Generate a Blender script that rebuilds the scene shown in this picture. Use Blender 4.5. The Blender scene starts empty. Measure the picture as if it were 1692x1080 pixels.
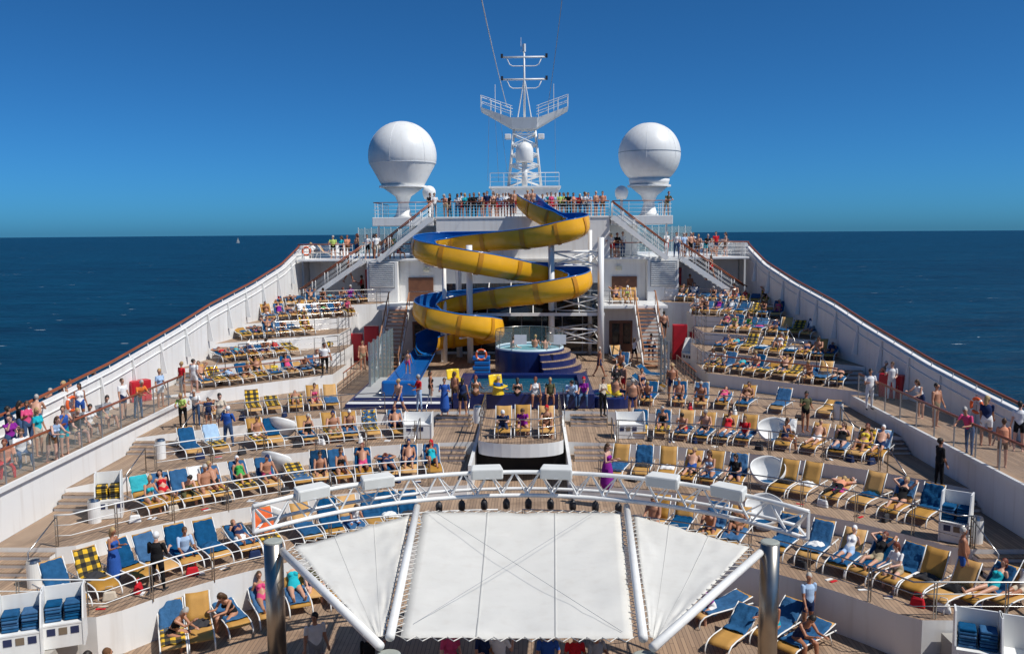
import bpy, bmesh, math, random
import numpy as np
from mathutils import Vector, Matrix, noise
random.seed(7)
R = math.radians
sc = bpy.context.scene
C = sc.collection
# ------------------------------------------------------------------ camera
F, CX, CY, EYE, VPX = 1450., 846., 540., 381., 882.
CAM = Vector((0.8, 0.0, 11.3))
_p = math.atan((CY-EYE)/F); _y = math.atan((VPX-CX)/F); _r = R(0.41)
fwd = Vector((-math.sin(_y)*math.cos(_p), math.cos(_y)*math.cos(_p), -math.sin(_p)))
r0 = Vector((math.cos(_y), math.sin(_y), 0)); u0 = r0.cross(fwd)
rgt = r0*math.cos(_r)-u0*math.sin(_r); upv = u0*math.cos(_r)+r0*math.sin(_r)
def ray(x, y): return fwd+rgt*((x-CX)/F)-upv*((y-CY)/F)
def az(x, y, z):                      # point of a level deck seen at a photo position
    r = ray(x, y); return CAM+r*((z-CAM.z)/r.z)
def ay(x, y, Y):                      # point at a known distance ahead
    r = ray(x, y); return CAM+r*(Y/r.y)
def px(p):
    v = Vector(p)-CAM; d = v.dot(fwd); return CX+F*v.dot(rgt)/d
cd = bpy.data.cameras.new('camera'); cam = bpy.data.objects.new('camera', cd); C.objects.link(cam)
cd.sensor_width = 36; cd.lens = F/1692*36; cd.clip_end = 60000; cd.clip_start = .1
M = Matrix.Identity(4)
for i in range(3):
    M[i][0] = rgt[i]; M[i][1] = upv[i]; M[i][2] = -fwd[i]; M[i][3] = CAM[i]
cam.matrix_world = M; sc.camera = cam
# ------------------------------------------------------------------ light
SUN = Vector((1.0, -0.40, 1.42)).normalized()
w = bpy.data.worlds.new('World'); sc.world = w; w.use_nodes = True
nt = w.node_tree; nt.nodes.clear()
sky = nt.nodes.new('ShaderNodeTexSky'); sky.sky_type = 'NISHITA'; sky.sun_disc = False
sky.sun_elevation = math.asin(SUN.z); sky.sun_rotation = math.atan2(SUN.x, SUN.y)
sky.air_density = 0.5; sky.dust_density = 0.75; sky.ozone_density = 3.0; sky.altitude = 0
hs = nt.nodes.new('ShaderNodeMix'); hs.data_type = 'RGBA'; hs.blend_type = 'MULTIPLY'; hs.inputs['Factor'].default_value = 1; hs.inputs['B'].default_value = (.20, .66, 1.0, 1)   # polarised, deep blue sky
bg = nt.nodes.new('ShaderNodeBackground'); bg.inputs['Strength'].default_value = 0.115
wo = nt.nodes.new('ShaderNodeOutputWorld')
nt.links.new(sky.outputs[0], hs.inputs['A']); nt.links.new(hs.outputs['Result'], bg.inputs['Color']); nt.links.new(bg.outputs[0], wo.inputs['Surface'])
sl = bpy.data.lights.new('sun', 'SUN'); sl.energy = 5.0; sl.angle = R(.53); sl.color = (1, .95, .88)
so = bpy.data.objects.new('sun', sl); C.objects.link(so); so.rotation_euler = SUN.to_track_quat('Z', 'Y').to_euler(); so.location = (30, -20, 60)
sc.view_settings.view_transform = 'Standard'; sc.view_settings.look = 'None'; sc.view_settings.gamma = 1; sc.view_settings.exposure = -.14
# ------------------------------------------------------------------ materials
MATS = {}
def mat(name, col, rough=.55, metal=0., var=.08, vscale=3., bump=0., bscale=40., spec=.5, trans=0., alpha=1., rnd=0., streak=0.):
    if name in MATS: return MATS[name]
    m = bpy.data.materials.new(name); m.use_nodes = True; n = m.node_tree; b = n.nodes['Principled BSDF']
    b.inputs['Roughness'].default_value = rough; b.inputs['Metallic'].default_value = metal
    b.inputs['Specular IOR Level'].default_value = spec
    g = n.nodes.new('ShaderNodeNewGeometry')
    t = n.nodes.new('ShaderNodeTexNoise'); t.inputs['Scale'].default_value = vscale; t.inputs['Detail'].default_value = 5
    n.links.new(g.outputs['Position'], t.inputs['Vector'])
    mx = n.nodes.new('ShaderNodeMix'); mx.data_type = 'RGBA'
    mx.inputs['A'].default_value = (*[max(0, c*(1-var*1.6)) for c in col], 1); mx.inputs['B'].default_value = (*[min(1, c*(1+var)) for c in col], 1)
    n.links.new(t.outputs['Fac'], mx.inputs['Factor']); out = mx.outputs['Result']
    if streak:      # run-off stains down painted steel; painted deck reflections on the pillars
        mp = n.nodes.new('ShaderNodeMapping'); mp.inputs['Scale'].default_value = (2.2, 2.2, .16); n.links.new(g.outputs['Position'], mp.inputs['Vector'])
        t3 = n.nodes.new('ShaderNodeTexNoise'); t3.inputs['Scale'].default_value = 1.6; t3.inputs['Detail'].default_value = 6; n.links.new(mp.outputs[0], t3.inputs['Vector'])
        rp = n.nodes.new('ShaderNodeValToRGB'); rp.color_ramp.elements[0].position = .52; rp.color_ramp.elements[0].color = (0, 0, 0, 1); rp.color_ramp.elements[1].position = .78; rp.color_ramp.elements[1].color = (streak, streak, streak, 1)
        n.links.new(t3.outputs['Fac'], rp.inputs['Fac']); m3 = n.nodes.new('ShaderNodeMix'); m3.data_type = 'RGBA'; m3.inputs['B'].default_value = (.40, .33, .26, 1)
        n.links.new(rp.outputs['Color'], m3.inputs['Factor']); n.links.new(out, m3.inputs['A']); out = m3.outputs['Result']
    if rnd:         # sun-bleached to different degrees from piece to piece
        oi = n.nodes.new('ShaderNodeObjectInfo'); h2 = n.nodes.new('ShaderNodeHueSaturation'); n.links.new(out, h2.inputs['Color'])
        v_ = n.nodes.new('ShaderNodeMapRange'); v_.inputs['To Min'].default_value = 1-rnd; v_.inputs['To Max'].default_value = 1+rnd*.6; n.links.new(oi.outputs['Random'], v_.inputs['Value']); n.links.new(v_.outputs['Result'], h2.inputs['Value'])
        v2 = n.nodes.new('ShaderNodeMapRange'); v2.inputs['To Min'].default_value = 1.05; v2.inputs['To Max'].default_value = 1-rnd*.5; n.links.new(oi.outputs['Random'], v2.inputs['Value']); n.links.new(v2.outputs['Result'], h2.inputs['Saturation'])
        out = h2.outputs['Color']
    n.links.new(out, b.inputs['Base Color'])
    if bump:
        t2 = n.nodes.new('ShaderNodeTexNoise'); t2.inputs['Scale'].default_value = bscale; t2.inputs['Detail'].default_value = 3
        n.links.new(g.outputs['Position'], t2.inputs['Vector'])
        bp = n.nodes.new('ShaderNodeBump'); bp.inputs['Strength'].default_value = bump; bp.inputs['Distance'].default_value = .02
        n.links.new(t2.outputs['Fac'], bp.inputs['Height']); n.links.new(bp.outputs[0], b.inputs['Normal'])
    if trans: b.inputs['Transmission Weight'].default_value = trans
    if alpha < 1: b.inputs['Alpha'].default_value = alpha
    MATS[name] = m; return m
def nd(n, t, **k):
    x = n.nodes.new(t)
    for a, v in k.items(): setattr(x, a, v)
    return x
def math_(n, op, a, b=None):
    x = n.nodes.new('ShaderNodeMath'); x.operation = op
    for i, v in enumerate((a, b)):
        if v is None: continue
        if isinstance(v, (int, float)): x.inputs[i].default_value = v
        else: n.links.new(v, x.inputs[i])
    return x.outputs[0]
def teak():
    m = bpy.data.materials.new('teak'); m.use_nodes = True; n = m.node_tree; b = n.nodes['Principled BSDF']
    g = n.nodes.new('ShaderNodeNewGeometry'); s = n.nodes.new('ShaderNodeSeparateXYZ'); n.links.new(g.outputs['Position'], s.inputs[0])
    u = math_(n, 'MULTIPLY', s.outputs['X'], 1/.115); fr = math_(n, 'FRACT', u); fl = math_(n, 'FLOOR', u)
    v = math_(n, 'ADD', math_(n, 'MULTIPLY', s.outputs['Y'], 1/2.6), math_(n, 'MULTIPLY', math_(n, 'FRACT', math_(n, 'MULTIPLY', fl, .618)), 1.))
    vf = math_(n, 'FRACT', v); vl = math_(n, 'FLOOR', v)
    cb = n.nodes.new('ShaderNodeCombineXYZ'); n.links.new(fl, cb.inputs[0]); n.links.new(vl, cb.inputs[1])
    wn = n.nodes.new('ShaderNodeTexWhiteNoise'); n.links.new(cb.outputs[0], wn.inputs['Vector'])
    ns = n.nodes.new('ShaderNodeTexNoise'); ns.inputs['Scale'].default_value = .35; ns.inputs['Detail'].default_value = 6; n.links.new(g.outputs['Position'], ns.inputs['Vector'])
    cr = n.nodes.new('ShaderNodeMix'); cr.data_type = 'RGBA'
    cr.inputs['A'].default_value = (.235, .13, .066, 1); cr.inputs['B'].default_value = (.43, .265, .15, 1); n.links.new(wn.outputs['Value'], cr.inputs['Factor'])
    gm = n.nodes.new('ShaderNodeMix'); gm.data_type = 'RGBA'; gm.inputs['B'].default_value = (.34, .285, .23, 1)   # weathered patches
    n.links.new(cr.outputs['Result'], gm.inputs['A']); n.links.new(math_(n, 'MULTIPLY', ns.outputs['Fac'], .7), gm.inputs['Factor'])
    n2 = n.nodes.new('ShaderNodeTexNoise'); n2.inputs['Scale'].default_value = .9; n2.inputs['Detail'].default_value = 7; n.links.new(g.outputs['Position'], n2.inputs['Vector'])
    st_ = n.nodes.new('ShaderNodeMapRange'); st_.inputs['From Min'].default_value = .56; st_.inputs['From Max'].default_value = .68; st_.inputs['To Max'].default_value = .42; n.links.new(n2.outputs['Fac'], st_.inputs['Value'])
    dm = n.nodes.new('ShaderNodeMix'); dm.data_type = 'RGBA'; dm.inputs['B'].default_value = (.13, .085, .055, 1); n.links.new(st_.outputs['Result'], dm.inputs['Factor']); n.links.new(gm.outputs['Result'], dm.inputs['A']); gm = dm   # damp and oil stains
    j = math_(n, 'MAXIMUM', math_(n, 'LESS_THAN', fr, .11), math_(n, 'LESS_THAN', vf, .006))
    jm = n.nodes.new('ShaderNodeMix'); jm.data_type = 'RGBA'; jm.inputs['B'].default_value = (.09, .06, .045, 1)
    n.links.new(j, jm.inputs['Factor']); n.links.new(gm.outputs['Result'], jm.inputs['A']); n.links.new(jm.outputs['Result'], b.inputs['Base Color'])
    b.inputs['Roughness'].default_value = .7; MATS['teak'] = m; return m
TEAK = teak()
def plaid():
    m = bpy.data.materials.new('plaid'); m.use_nodes = True; n = m.node_tree; b = n.nodes['Principled BSDF']
    tc = n.nodes.new('ShaderNodeTexCoord'); s = n.nodes.new('ShaderNodeSeparateXYZ'); n.links.new(tc.outputs['Object'], s.inputs[0])
    a = math_(n, 'LESS_THAN', math_(n, 'FRACT', math_(n, 'ADD', math_(n, 'MULTIPLY', s.outputs['X'], 3.6), .25)), .5)
    yz = math_(n, 'ADD', s.outputs['Y'], s.outputs['Z'])
    c = math_(n, 'LESS_THAN', math_(n, 'FRACT', math_(n, 'MULTIPLY', yz, 3.0)), .5)
    sm = math_(n, 'MULTIPLY', math_(n, 'ADD', a, c), .5)
    r = n.nodes.new('ShaderNodeValToRGB'); r.color_ramp.interpolation = 'CONSTANT'
    e = r.color_ramp.elements; e[0].position = 0; e[0].color = (.012, .012, .015, 1); e[1].position = .4; e[1].color = (.10, .075, .02, 1)
    x = e.new(.8); x.color = (.72, .43, .02, 1)
    n.links.new(sm, r.inputs['Fac']); n.links.new(r.outputs[0], b.inputs['Base Color']); b.inputs['Roughness'].default_value = .9
    MATS['plaid'] = m; return m
PLAID = plaid()
WHITE = mat('white_paint', (.80, .80, .78), .38, var=.05, vscale=.8, bump=.08, bscale=6, streak=.18)
WALLW = mat('wall_paint', (.78, .775, .76), .45, var=.07, vscale=.5, bump=.12, bscale=1.6, streak=.3)
CREAM = mat('sail_cloth', (.66, .645, .60), .8, var=.1, vscale=.9, bump=.35, bscale=3, streak=.15)
STEEL = mat('polished_steel', (.50, .48, .45), .26, 1., var=.1, vscale=4)
GREYM = mat('grey_metal', (.35, .36, .37), .4, .6)
DARKM = mat('dark_metal', (.04, .04, .045), .5, .3)
RAILW = mat('varnished_rail', (.27, .075, .03), .3, var=.2, vscale=2)
WOODB = mat('brown_wood', (.17, .07, .035), .45, var=.25, vscale=3)
STAIRW = mat('stair_timber', (.42, .19, .09), .5, var=.2)
OCHRE = mat('ochre_sling', (.52, .265, .045), .7, var=.12, vscale=5, bump=.1, bscale=120, rnd=.28)
BLUET = mat('blue_towel', (.016, .105, .25), .95, var=.3, vscale=6, bump=.8, bscale=14, spec=.1, rnd=.3)
LBLUE = mat('pale_towel', (.36, .52, .70), .95, var=.15, bump=.4, bscale=25)
TURQ = mat('turquoise_cloth', (.03, .42, .48), .9, var=.2, bump=.4)
WTOW = mat('white_towel', (.78, .78, .77), .95, var=.12, bump=.5, bscale=20)
ORNG = mat('orange_towel', (.72, .13, .03), .9, var=.15)
MAGT = mat('magenta_towel', (.55, .05, .25), .9, var=.2)
DARKT = mat('dark_cloth', (.03, .03, .035), .9, var=.2)
SLY = mat('slide_yellow', (.86, .42, .014), .26, var=.12, vscale=1.5, spec=.5, streak=.05)
SLB = mat('slide_blue', (.012, .13, .42), .16, var=.12, vscale=.8, spec=.6)
TILEB = mat('blue_tile', (.010, .022, .115), .25, var=.2, vscale=2)
REDP = mat('red_paint', (.50, .012, .025), .4, var=.1)
ORRING = mat('ring_orange', (.80, .13, .03), .5)
YELLC = mat('yellow_plastic', (.80, .55, .02), .35)
LOUV = mat('louvre_white', (.72, .74, .75), .45)
GLASSD = mat('dark_glass', (.012, .016, .02), .08, var=.3, spec=.6)
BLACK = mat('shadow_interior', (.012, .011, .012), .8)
def glassm(name, col, a):
    m = bpy.data.materials.new(name); m.use_nodes = True; n = m.node_tree; b = n.nodes['Principled BSDF']
    b.inputs['Base Color'].default_value = (*col, 1); b.inputs['Roughness'].default_value = .05; b.inputs['Alpha'].default_value = a
    MATS[name] = m; return m
GLASS = glassm('rail_glass', (.45, .52, .50), .10)
GLASS2 = glassm('screen_glass', (.35, .45, .45), .38)
def poolw():
    m = bpy.data.materials.new('pool_water'); m.use_nodes = True; n = m.node_tree; b = n.nodes['Principled BSDF']
    b.inputs['Base Color'].default_value = (.012, .10, .15, 1); b.inputs['Roughness'].default_value = .06
    t = n.nodes.new('ShaderNodeTexNoise'); t.inputs['Scale'].default_value = 2.2; t.inputs['Detail'].default_value = 3
    g = n.nodes.new('ShaderNodeNewGeometry'); n.links.new(g.outputs['Position'], t.inputs['Vector'])
    bp = n.nodes.new('ShaderNodeBump'); bp.inputs['Strength'].default_value = .35; bp.inputs['Distance'].default_value = .15
    n.links.new(t.outputs['Fac'], bp.inputs['Height']); n.links.new(bp.outputs[0], b.inputs['Normal'])
    MATS['pool'] = m; return m
POOL = poolw()
TUBW = mat('tub_water', (.22, .55, .62), .08, var=.25, vscale=3)
def sea_mat():
    m = bpy.data.materials.new('sea_water'); m.use_nodes = True; n = m.node_tree; b = n.nodes['Principled BSDF']
    g = n.nodes.new('ShaderNodeNewGeometry')
    def noise_(scale, det, sx=1., sy=1.):
        mp = n.nodes.new('ShaderNodeMapping'); mp.inputs['Scale'].default_value = (sx, sy, 1); n.links.new(g.outputs['Position'], mp.inputs['Vector'])
        t = n.nodes.new('ShaderNodeTexNoise'); t.inputs['Scale'].default_value = scale; t.inputs['Detail'].default_value = det; t.inputs['Roughness'].default_value = .62
        n.links.new(mp.outputs[0], t.inputs['Vector']); return t.outputs['Fac']
    a = noise_(.11, 8, .7, 1.6); c = noise_(.018, 6, .8, 2.2); big = noise_(.0022, 4)
    h = math_(n, 'ADD', math_(n, 'MULTIPLY', a, 1.3), math_(n, 'MULTIPLY', c, 2.5))
    bp = n.nodes.new('ShaderNodeBump'); bp.inputs['Strength'].default_value = 1.; bp.inputs['Distance'].default_value = 2.6
    n.links.new(h, bp.inputs['Height']); n.links.new(bp.outputs[0], b.inputs['Normal'])
    r = n.nodes.new('ShaderNodeMix'); r.data_type = 'RGBA'; r.inputs['A'].default_value = (.0006, .012, .029, 1); r.inputs['B'].default_value = (.0012, .041, .080, 1)
    wv = math_(n, 'MULTIPLY', math_(n, 'SUBTRACT', math_(n, 'ADD', a, math_(n, 'MULTIPLY', c, 1.2)), .78), 1.9); wv = math_(n, 'ADD', wv, math_(n, 'MULTIPLY', math_(n, 'SUBTRACT', big, .5), .9))
    cl = n.nodes.new('ShaderNodeClamp'); n.links.new(wv, cl.inputs['Value']); n.links.new(cl.outputs[0], r.inputs['Factor'])
    f1 = noise_(.16, 5, .5, 1.5); f2 = noise_(.009, 3)
    fo = math_(n, 'MULTIPLY', math_(n, 'GREATER_THAN', f1, .70), math_(n, 'GREATER_THAN', f2, .47))
    fm = n.nodes.new('ShaderNodeMix'); fm.data_type = 'RGBA'; fm.inputs['B'].default_value = (.6, .66, .68, 1)
    n.links.new(fo, fm.inputs['Factor']); n.links.new(r.outputs['Result'], fm.inputs['A']); n.links.new(fm.outputs['Result'], b.inputs['Base Color'])
    b.inputs['Roughness'].default_value = .35; b.inputs['Specular IOR Level'].default_value = .12
    return m
# ------------------------------------------------------------------ mesh builder
class MB:
    def __init__(s): s.v = []; s.f = []; s.mi = []; s.cur = 0
    def add(s, vs, fs):
        o = len(s.v); s.v += [tuple(v) for v in vs]
        for f in fs: s.f.append([i+o for i in f]); s.mi.append(s.cur)
        return s
    def box(s, x0, x1, y0, y1, z0, z1):
        v = [(x, y, z) for z in (z0, z1) for y in (y0, y1) for x in (x0, x1)]
        return s.add(v, [(0, 2, 3, 1), (4, 5, 7, 6), (0, 1, 5, 4), (2, 6, 7, 3), (0, 4, 6, 2), (1, 3, 7, 5)])
    def hexa(s, v):   # 8 points: bottom 4 ccw, top 4 ccw
        return s.add(v, [(3, 2, 1, 0), (4, 5, 6, 7), (0, 1, 5, 4), (1, 2, 6, 5), (2, 3, 7, 6), (3, 0, 4, 7)])
    def bar(s, a, b, wx, wz):   # box along a-b, wx sideways, wz other
        a = Vector(a); b = Vector(b); d = (b-a).normalized(); x = d.cross(Vector((0, 0, 1)))
        if x.length < 1e-4: x = Vector((1, 0, 0))
        x.normalize(); z = x.cross(d)
        q = []
        for p in (a, b): q += [p-x*wx/2-z*wz/2, p+x*wx/2-z*wz/2, p+x*wx/2+z*wz/2, p-x*wx/2+z*wz/2]
        return s.add(q, [(3, 2, 1, 0), (4, 5, 6, 7), (0, 1, 5, 4), (1, 2, 6, 5), (2, 3, 7, 6), (3, 0, 4, 7)])
    def tube(s, pts, r, n=8, closed=False, rx=None):
        pts = [Vector(p) for p in pts]; m = len(pts); rs = r if isinstance(r, (list, tuple)) else [r]*m
        o = len(s.v); prev = None
        for i, p in enumerate(pts):
            if closed: d = pts[(i+1) % m]-pts[i-1]
            else: d = pts[min(i+1, m-1)]-pts[max(i-1, 0)]
            d.normalize()
            if prev is None:
                x = d.cross(Vector((0, 0, 1)))
                if x.length < .05: x = Vector((1, 0, 0))-d*d.x
            else: x = prev-d*prev.dot(d)
            x.normalize(); y = d.cross(x); prev = x
            for k in range(n):
                a = 2*math.pi*k/n; s.v.append(tuple(p+(x*math.cos(a)+y*math.sin(a))*rs[i]))
        for i in range(m if closed else m-1):
            j = (i+1) % m
            for k in range(n):
                s.f.append([o+i*n+k, o+i*n+(k+1) % n, o+j*n+(k+1) % n, o+j*n+k]); s.mi.append(s.cur)
        if not closed:
            s.f.append([o+k for k in range(n)][::-1]); s.mi.append(s.cur)
            s.f.append([o+(m-1)*n+k for k in range(n)]); s.mi.append(s.cur)
        return s
    def lathe(s, prof, n=24, c=(0, 0, 0)):
        o = len(s.v)
        for (r, z) in prof:
            for k in range(n):
                a = 2*math.pi*k/n; s.v.append((c[0]+r*math.cos(a), c[1]+r*math.sin(a), c[2]+z))
        for i in range(len(prof)-1):
            for k in range(n):
                s.f.append([o+i*n+k, o+i*n+(k+1) % n, o+(i+1)*n+(k+1) % n, o+(i+1)*n+k]); s.mi.append(s.cur)
        s.f.append([o+k for k in range(n)][::-1]); s.mi.append(s.cur)
        s.f.append([o+(len(prof)-1)*n+k for k in range(n)]); s.mi.append(s.cur)
        return s
    def prism(s, poly, z0, z1, top=None):
        n = len(poly); z1f = z1 if callable(z1) else (lambda x, y: z1)
        v = [(p[0], p[1], z0) for p in poly]+[(p[0], p[1], z1f(*p)) for p in poly]
        o = len(s.v); s.v += v
        for k in range(n): s.f.append([o+k, o+(k+1) % n, o+n+(k+1) % n, o+n+k]); s.mi.append(s.cur)
        s.f.append([o+k for k in range(n)][::-1]); s.mi.append(s.cur)
        s.f.append([o+n+k for k in range(n)]); s.mi.append(top if top is not None else s.cur)
        return s
    def grid(s, fn, nu, nv):
        o = len(s.v)
        for i in range(nu+1):
            for j in range(nv+1): s.v.append(tuple(fn(i/nu, j/nv)))
        for i in range(nu):
            for j in range(nv):
                a = o+i*(nv+1)+j; s.f.append([a, a+nv+1, a+nv+2, a+1]); s.mi.append(s.cur)
        return s
    def mesh(s, name, mats):
        me = bpy.data.meshes.new(name); me.from_pydata(s.v, [], s.f)
        for m in (mats if isinstance(mats, (list, tuple)) else [mats]): me.materials.append(m)
        me.polygons.foreach_set('material_index', s.mi); me.update(); return me
    def build(s, name, mats, parent=None, smooth=False, bevel=0, solid=0):
        me = s.mesh(name, mats)
        bm = bmesh.new(); bm.from_mesh(me); bmesh.ops.recalc_face_normals(bm, faces=bm.faces); bm.to_mesh(me); bm.free()
        o = bpy.data.objects.new(name, me); C.objects.link(o)
        if parent: o.parent = parent
        if smooth: me.polygons.foreach_set('use_smooth', [True]*len(me.polygons))
        if solid:
            md = o.modifiers.new('solid', 'SOLIDIFY'); md.thickness = solid; md.offset = 0
        if bevel:
            md = o.modifiers.new('bevel', 'BEVEL'); md.width = bevel; md.segments = 2; md.limit_method = 'ANGLE'
        return o
def tag(o, label, cat, group=None):
    o['label'] = label; o['category'] = cat
    if group: o['group'] = group
    return o
def thing(name, label, cat, loc=(0, 0, 0), rz=0, group=None):
    o = bpy.data.objects.new(name, None); C.objects.link(o); o.location = loc; o.rotation_euler = (0, 0, rz); o.empty_display_size = .2
    return tag(o, label, cat, group)
def struct(o): o['kind'] = 'structure'; return o
KIDS = {}
def proto_children(o): return [c for c in bpy.data.objects if c.parent == o]
def dup(proto, loc, rz, label, group=None, kids=None):
    r = proto.copy(); C.objects.link(r); r.location = loc; r.rotation_euler = (0, 0, rz); r['label'] = label
    if group: r['group'] = group
    for ch in kids:
        c = ch.copy(); C.objects.link(c); c.parent = r
        for g in KIDS.get(ch.name, []):
            d = g.copy(); C.objects.link(d); d.parent = c
    return r
# ------------------------------------------------------------------ levels
Z = dict(S=0., A=1.2, B=1.75, C=2.3, D=2.8, E=3.5, F=4.25, G=5.0, H=5.7, T=6.3)
MID, TOP, YS = 9.35, 12.3, 63.
PROM = 3.4
CC = 15.5
RAD = dict(A=12.45, B=16.9, C=21.5, D=25.6)
XCL = dict(A=10.6, B=13.5, C=15.9, D=15.9)
def yrow(k, x):
    x = abs(x)
    if k in RAD: return CC+math.sqrt(RAD[k]**2-min(x, XCL[k])**2)
    b, m = dict(E=(43.7, .93), F=(47.6, .84), G=(51.5, .76), H=(55.2, .68), T=(58.6, .5))[k]
    return b+(14.5-x)*m
def bulx(Y): return 18.9-.085*(Y-32)
BUL = [(8, 4.4), (20, 4.42), (31.4, 4.45), (35, 4.85), (39, 5.35), (45.6, 6.45), (49.2, 7.15), (55.3, 8.05), (60.4, 9.0), (63.6, 10.0), (64.4, 10.35)]
def bulz(Y):
    for a, b in zip(BUL, BUL[1:]):
        if Y <= b[0]: return a[1]+(b[1]-a[1])*(Y-a[0])/(b[0]-a[0])
    return BUL[-1][1]
# ------------------------------------------------------------------ sea, hull, decks
SEAZ = -24.
mb = MB(); rings = [0, 60, 120, 200, 320, 500, 800, 1300, 2000, 3200, 5000, 8000, 12000, 17000, 23000, 30000]; n = 96; vs = [(0, 0, SEAZ)]; fs = []
for i, r in enumerate(rings[1:]):
    for k in range(n):
        a = 2*math.pi*k/n; vs.append((r*math.cos(a), r*math.sin(a), SEAZ-r*r/(2*6.371e6)))
for k in range(n): fs.append((0, 1+k, 1+(k+1) % n))
for i in range(len(rings)-2):
    for k in range(n): fs.append((1+i*n+k, 1+(i+1)*n+k, 1+(i+1)*n+(k+1) % n, 1+i*n+(k+1) % n))
mb.add(vs, fs); struct(mb.build('sea', sea_mat(), smooth=True))
hp = [(-18.6, 5), (18.6, 5)]+[(bulx(y)-.25, y) for y in (20, 32, 45, 58, 70, 85)]+[(-bulx(y)+.25, y) for y in (85, 70, 58, 45, 32, 20)]
o = MB().prism(hp, SEAZ-2, -.12).build('ship_hull', WALLW); tag(o, 'white ship hull below the terraced sun decks', 'ship hull')
xs = [i*.5 for i in range(-32, 33)]
def arcpoly(k, x0, x1, back, step=.5):
    n_ = max(2, int(abs(x1-x0)/step)); X = [x0+(x1-x0)*i/n_ for i in range(n_+1)]
    return [(x, yrow(k, x)) for x in X]+[(x, back(x)) for x in X[::-1]]
struct(MB().prism([(-15.88, 6), (15.88, 6)]+[(15.88, 24), (-15.88, 24)][:0]+[(15.88, 31), (-15.88, 31)], -.1, 0, ).build('stage_deck', TEAK))
nxt = dict(A='B', B='C', C='D')
for k in 'ABC':
    mb = MB(); bk_ = lambda x: yrow(nxt[k], x)+.2
    if k == 'A': mb.prism(arcpoly(k, -15.88, 15.88, bk_), -.05, Z[k], top=1); mb.prism([(-1.74, 32.6), (2.24, 32.6), (2.24, 36.2), (-1.74, 36.2)], -.05, Z[k]-.004, top=1)
    else: mb.prism(arcpoly(k, -15.88, -1.75, bk_), -.05, Z[k], top=1); mb.prism(arcpoly(k, 2.25, 15.88, bk_), -.05, Z[k], top=1)
    struct(mb.build(dict(A='lowest', B='second', C='third')[k]+'_terrace', [WALLW, TEAK]))
for s in (-1, 1):
    struct(MB().box(min(s*11.3, s*15.88), max(s*11.3, s*15.88), 6, 21.95, -.05, .9).build('side_platform', mat('grey_deck', (.36, .34, .31), .7)))
# the deck house the picture is taken from
dh = thing('rear_deckhouse', 'white deckhouse facing the stage below the viewpoint', 'deckhouse', (0, 1.6, 0))
MB().box(-15.8, 15.8, -8, 0, 0.004, 9.55).build('wall', WALLW, dh)
for i in range(14): MB().box(-14.6+i*2.1, -12.9+i*2.1, .01, .06, .3, 2.6).build('glass_door', GLASSD, dh); MB().box(-14.6+i*2.1, -12.9+i*2.1, .01, .06, 4.2, 6.4).build('window', mat('warm_window', (.16, .10, .06), .2), dh)
mb = MB(); mb.prism(arcpoly('D', -15.88, 15.88, lambda x: 62.), -.05, Z['D'], top=1); struct(mb.build('pool_deck', [WALLW, TEAK]))
order = 'EFGHT'
XIN = dict(E=10.3, F=10.6, G=11.3, H=11.3, T=9.8)
for s in (-1, 1):
    for i, k in enumerate(order):
        back = (lambda x: yrow(order[i+1], x)+.2) if k != 'T' else (lambda x: 66.)
        X = [XIN[k]+(17.9-XIN[k])*j/12 for j in range(13)]
        X = [min(x, bulx(yrow(k, x))-.05) for x in X]
        poly = [(s*x, yrow(k, x)) for x in X]+[(s*x, back(x)) for x in X[::-1]]
        mb = MB(); mb.prism(poly, 2.7, Z[k], top=1); struct(mb.build(dict(E='first', F='second', G='third', H='fourth', T='top')[k]+'_side_terrace', [WALLW, TEAK]))
    # promenade beside the bulwark
    ys = [8, 20, 32, 38, 41.6]
    poly = [(s*15.9, y) for y in ys]+[(s*(bulx(y)-.03), y) for y in ys[::-1]]
    struct(MB().prism(poly, -.05, PROM, top=1).build('promenade_deck', [WALLW, TEAK]))
    # bulwark
    yy = [8+i*.7 for i in range(81)]; pin = []; mb = MB()
    prof = []
    for y in yy:
        x = bulx(y); z = bulz(y); prof.append([(s*x, y, 0), (s*(x-.02), y, z-.12), (s*(x+.28), y, z-.12), (s*(x+.28), y, -3)])
    vs = [p for q in prof for p in q]; fs = []
    for i in range(len(yy)-1):
        for j in range(3): fs.append((i*4+j, i*4+j+1, i*4+4+j+1, i*4+4+j))
    mb.add(vs, fs)
    bw = thing('bulwark', 'white steel bulwark with varnished rail along the '+('left' if s < 0 else 'right')+' ship side', 'bulwark')
    mb.build('plating', WALLW, bw)
    MB().tube([(s*(bulx(y)+.13), y, bulz(y)+.12) for y in yy], .07, 8).build('cap_rail', RAILW, bw, smooth=True)
    MB().tube([(s*(bulx(y)-.06), y, bulz(y)-.2) for y in yy], .035, 6).build('ledge', WHITE, bw, smooth=True)
    for i in range(32): y = 10+i*1.7; MB().tube([(s*(bulx(y)+.1), y, bulz(y)-.14), (s*(bulx(y)+.13), y, bulz(y)+.1)], .025, 6).build('bracket', WHITE, bw)
    MB().tube([(s*(bulx(y)-.05), y, bulz(y)-.62) for y in yy], .03, 6).build('stringer', WHITE, bw, smooth=True)
    for i in range(16):
        y = 22+i*2.65; z = bulz(y); zf = PROM if y < 41 else max(PROM, z-1.75)
        MB().hexa([(s*(bulx(y)-.04), y-.05, zf), (s*(bulx(y)-.32), y-.05, zf), (s*(bulx(y)-.32), y+.05, zf), (s*(bulx(y)-.04), y+.05, zf),
                   (s*(bulx(y)-.03), y-.05, z-.2), (s*(bulx(y)-.08), y-.05, z-.2), (s*(bulx(y)-.08), y+.05, z-.2), (s*(bulx(y)-.03), y+.05, z-.2)]).build('rib', WHITE, bw)
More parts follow.
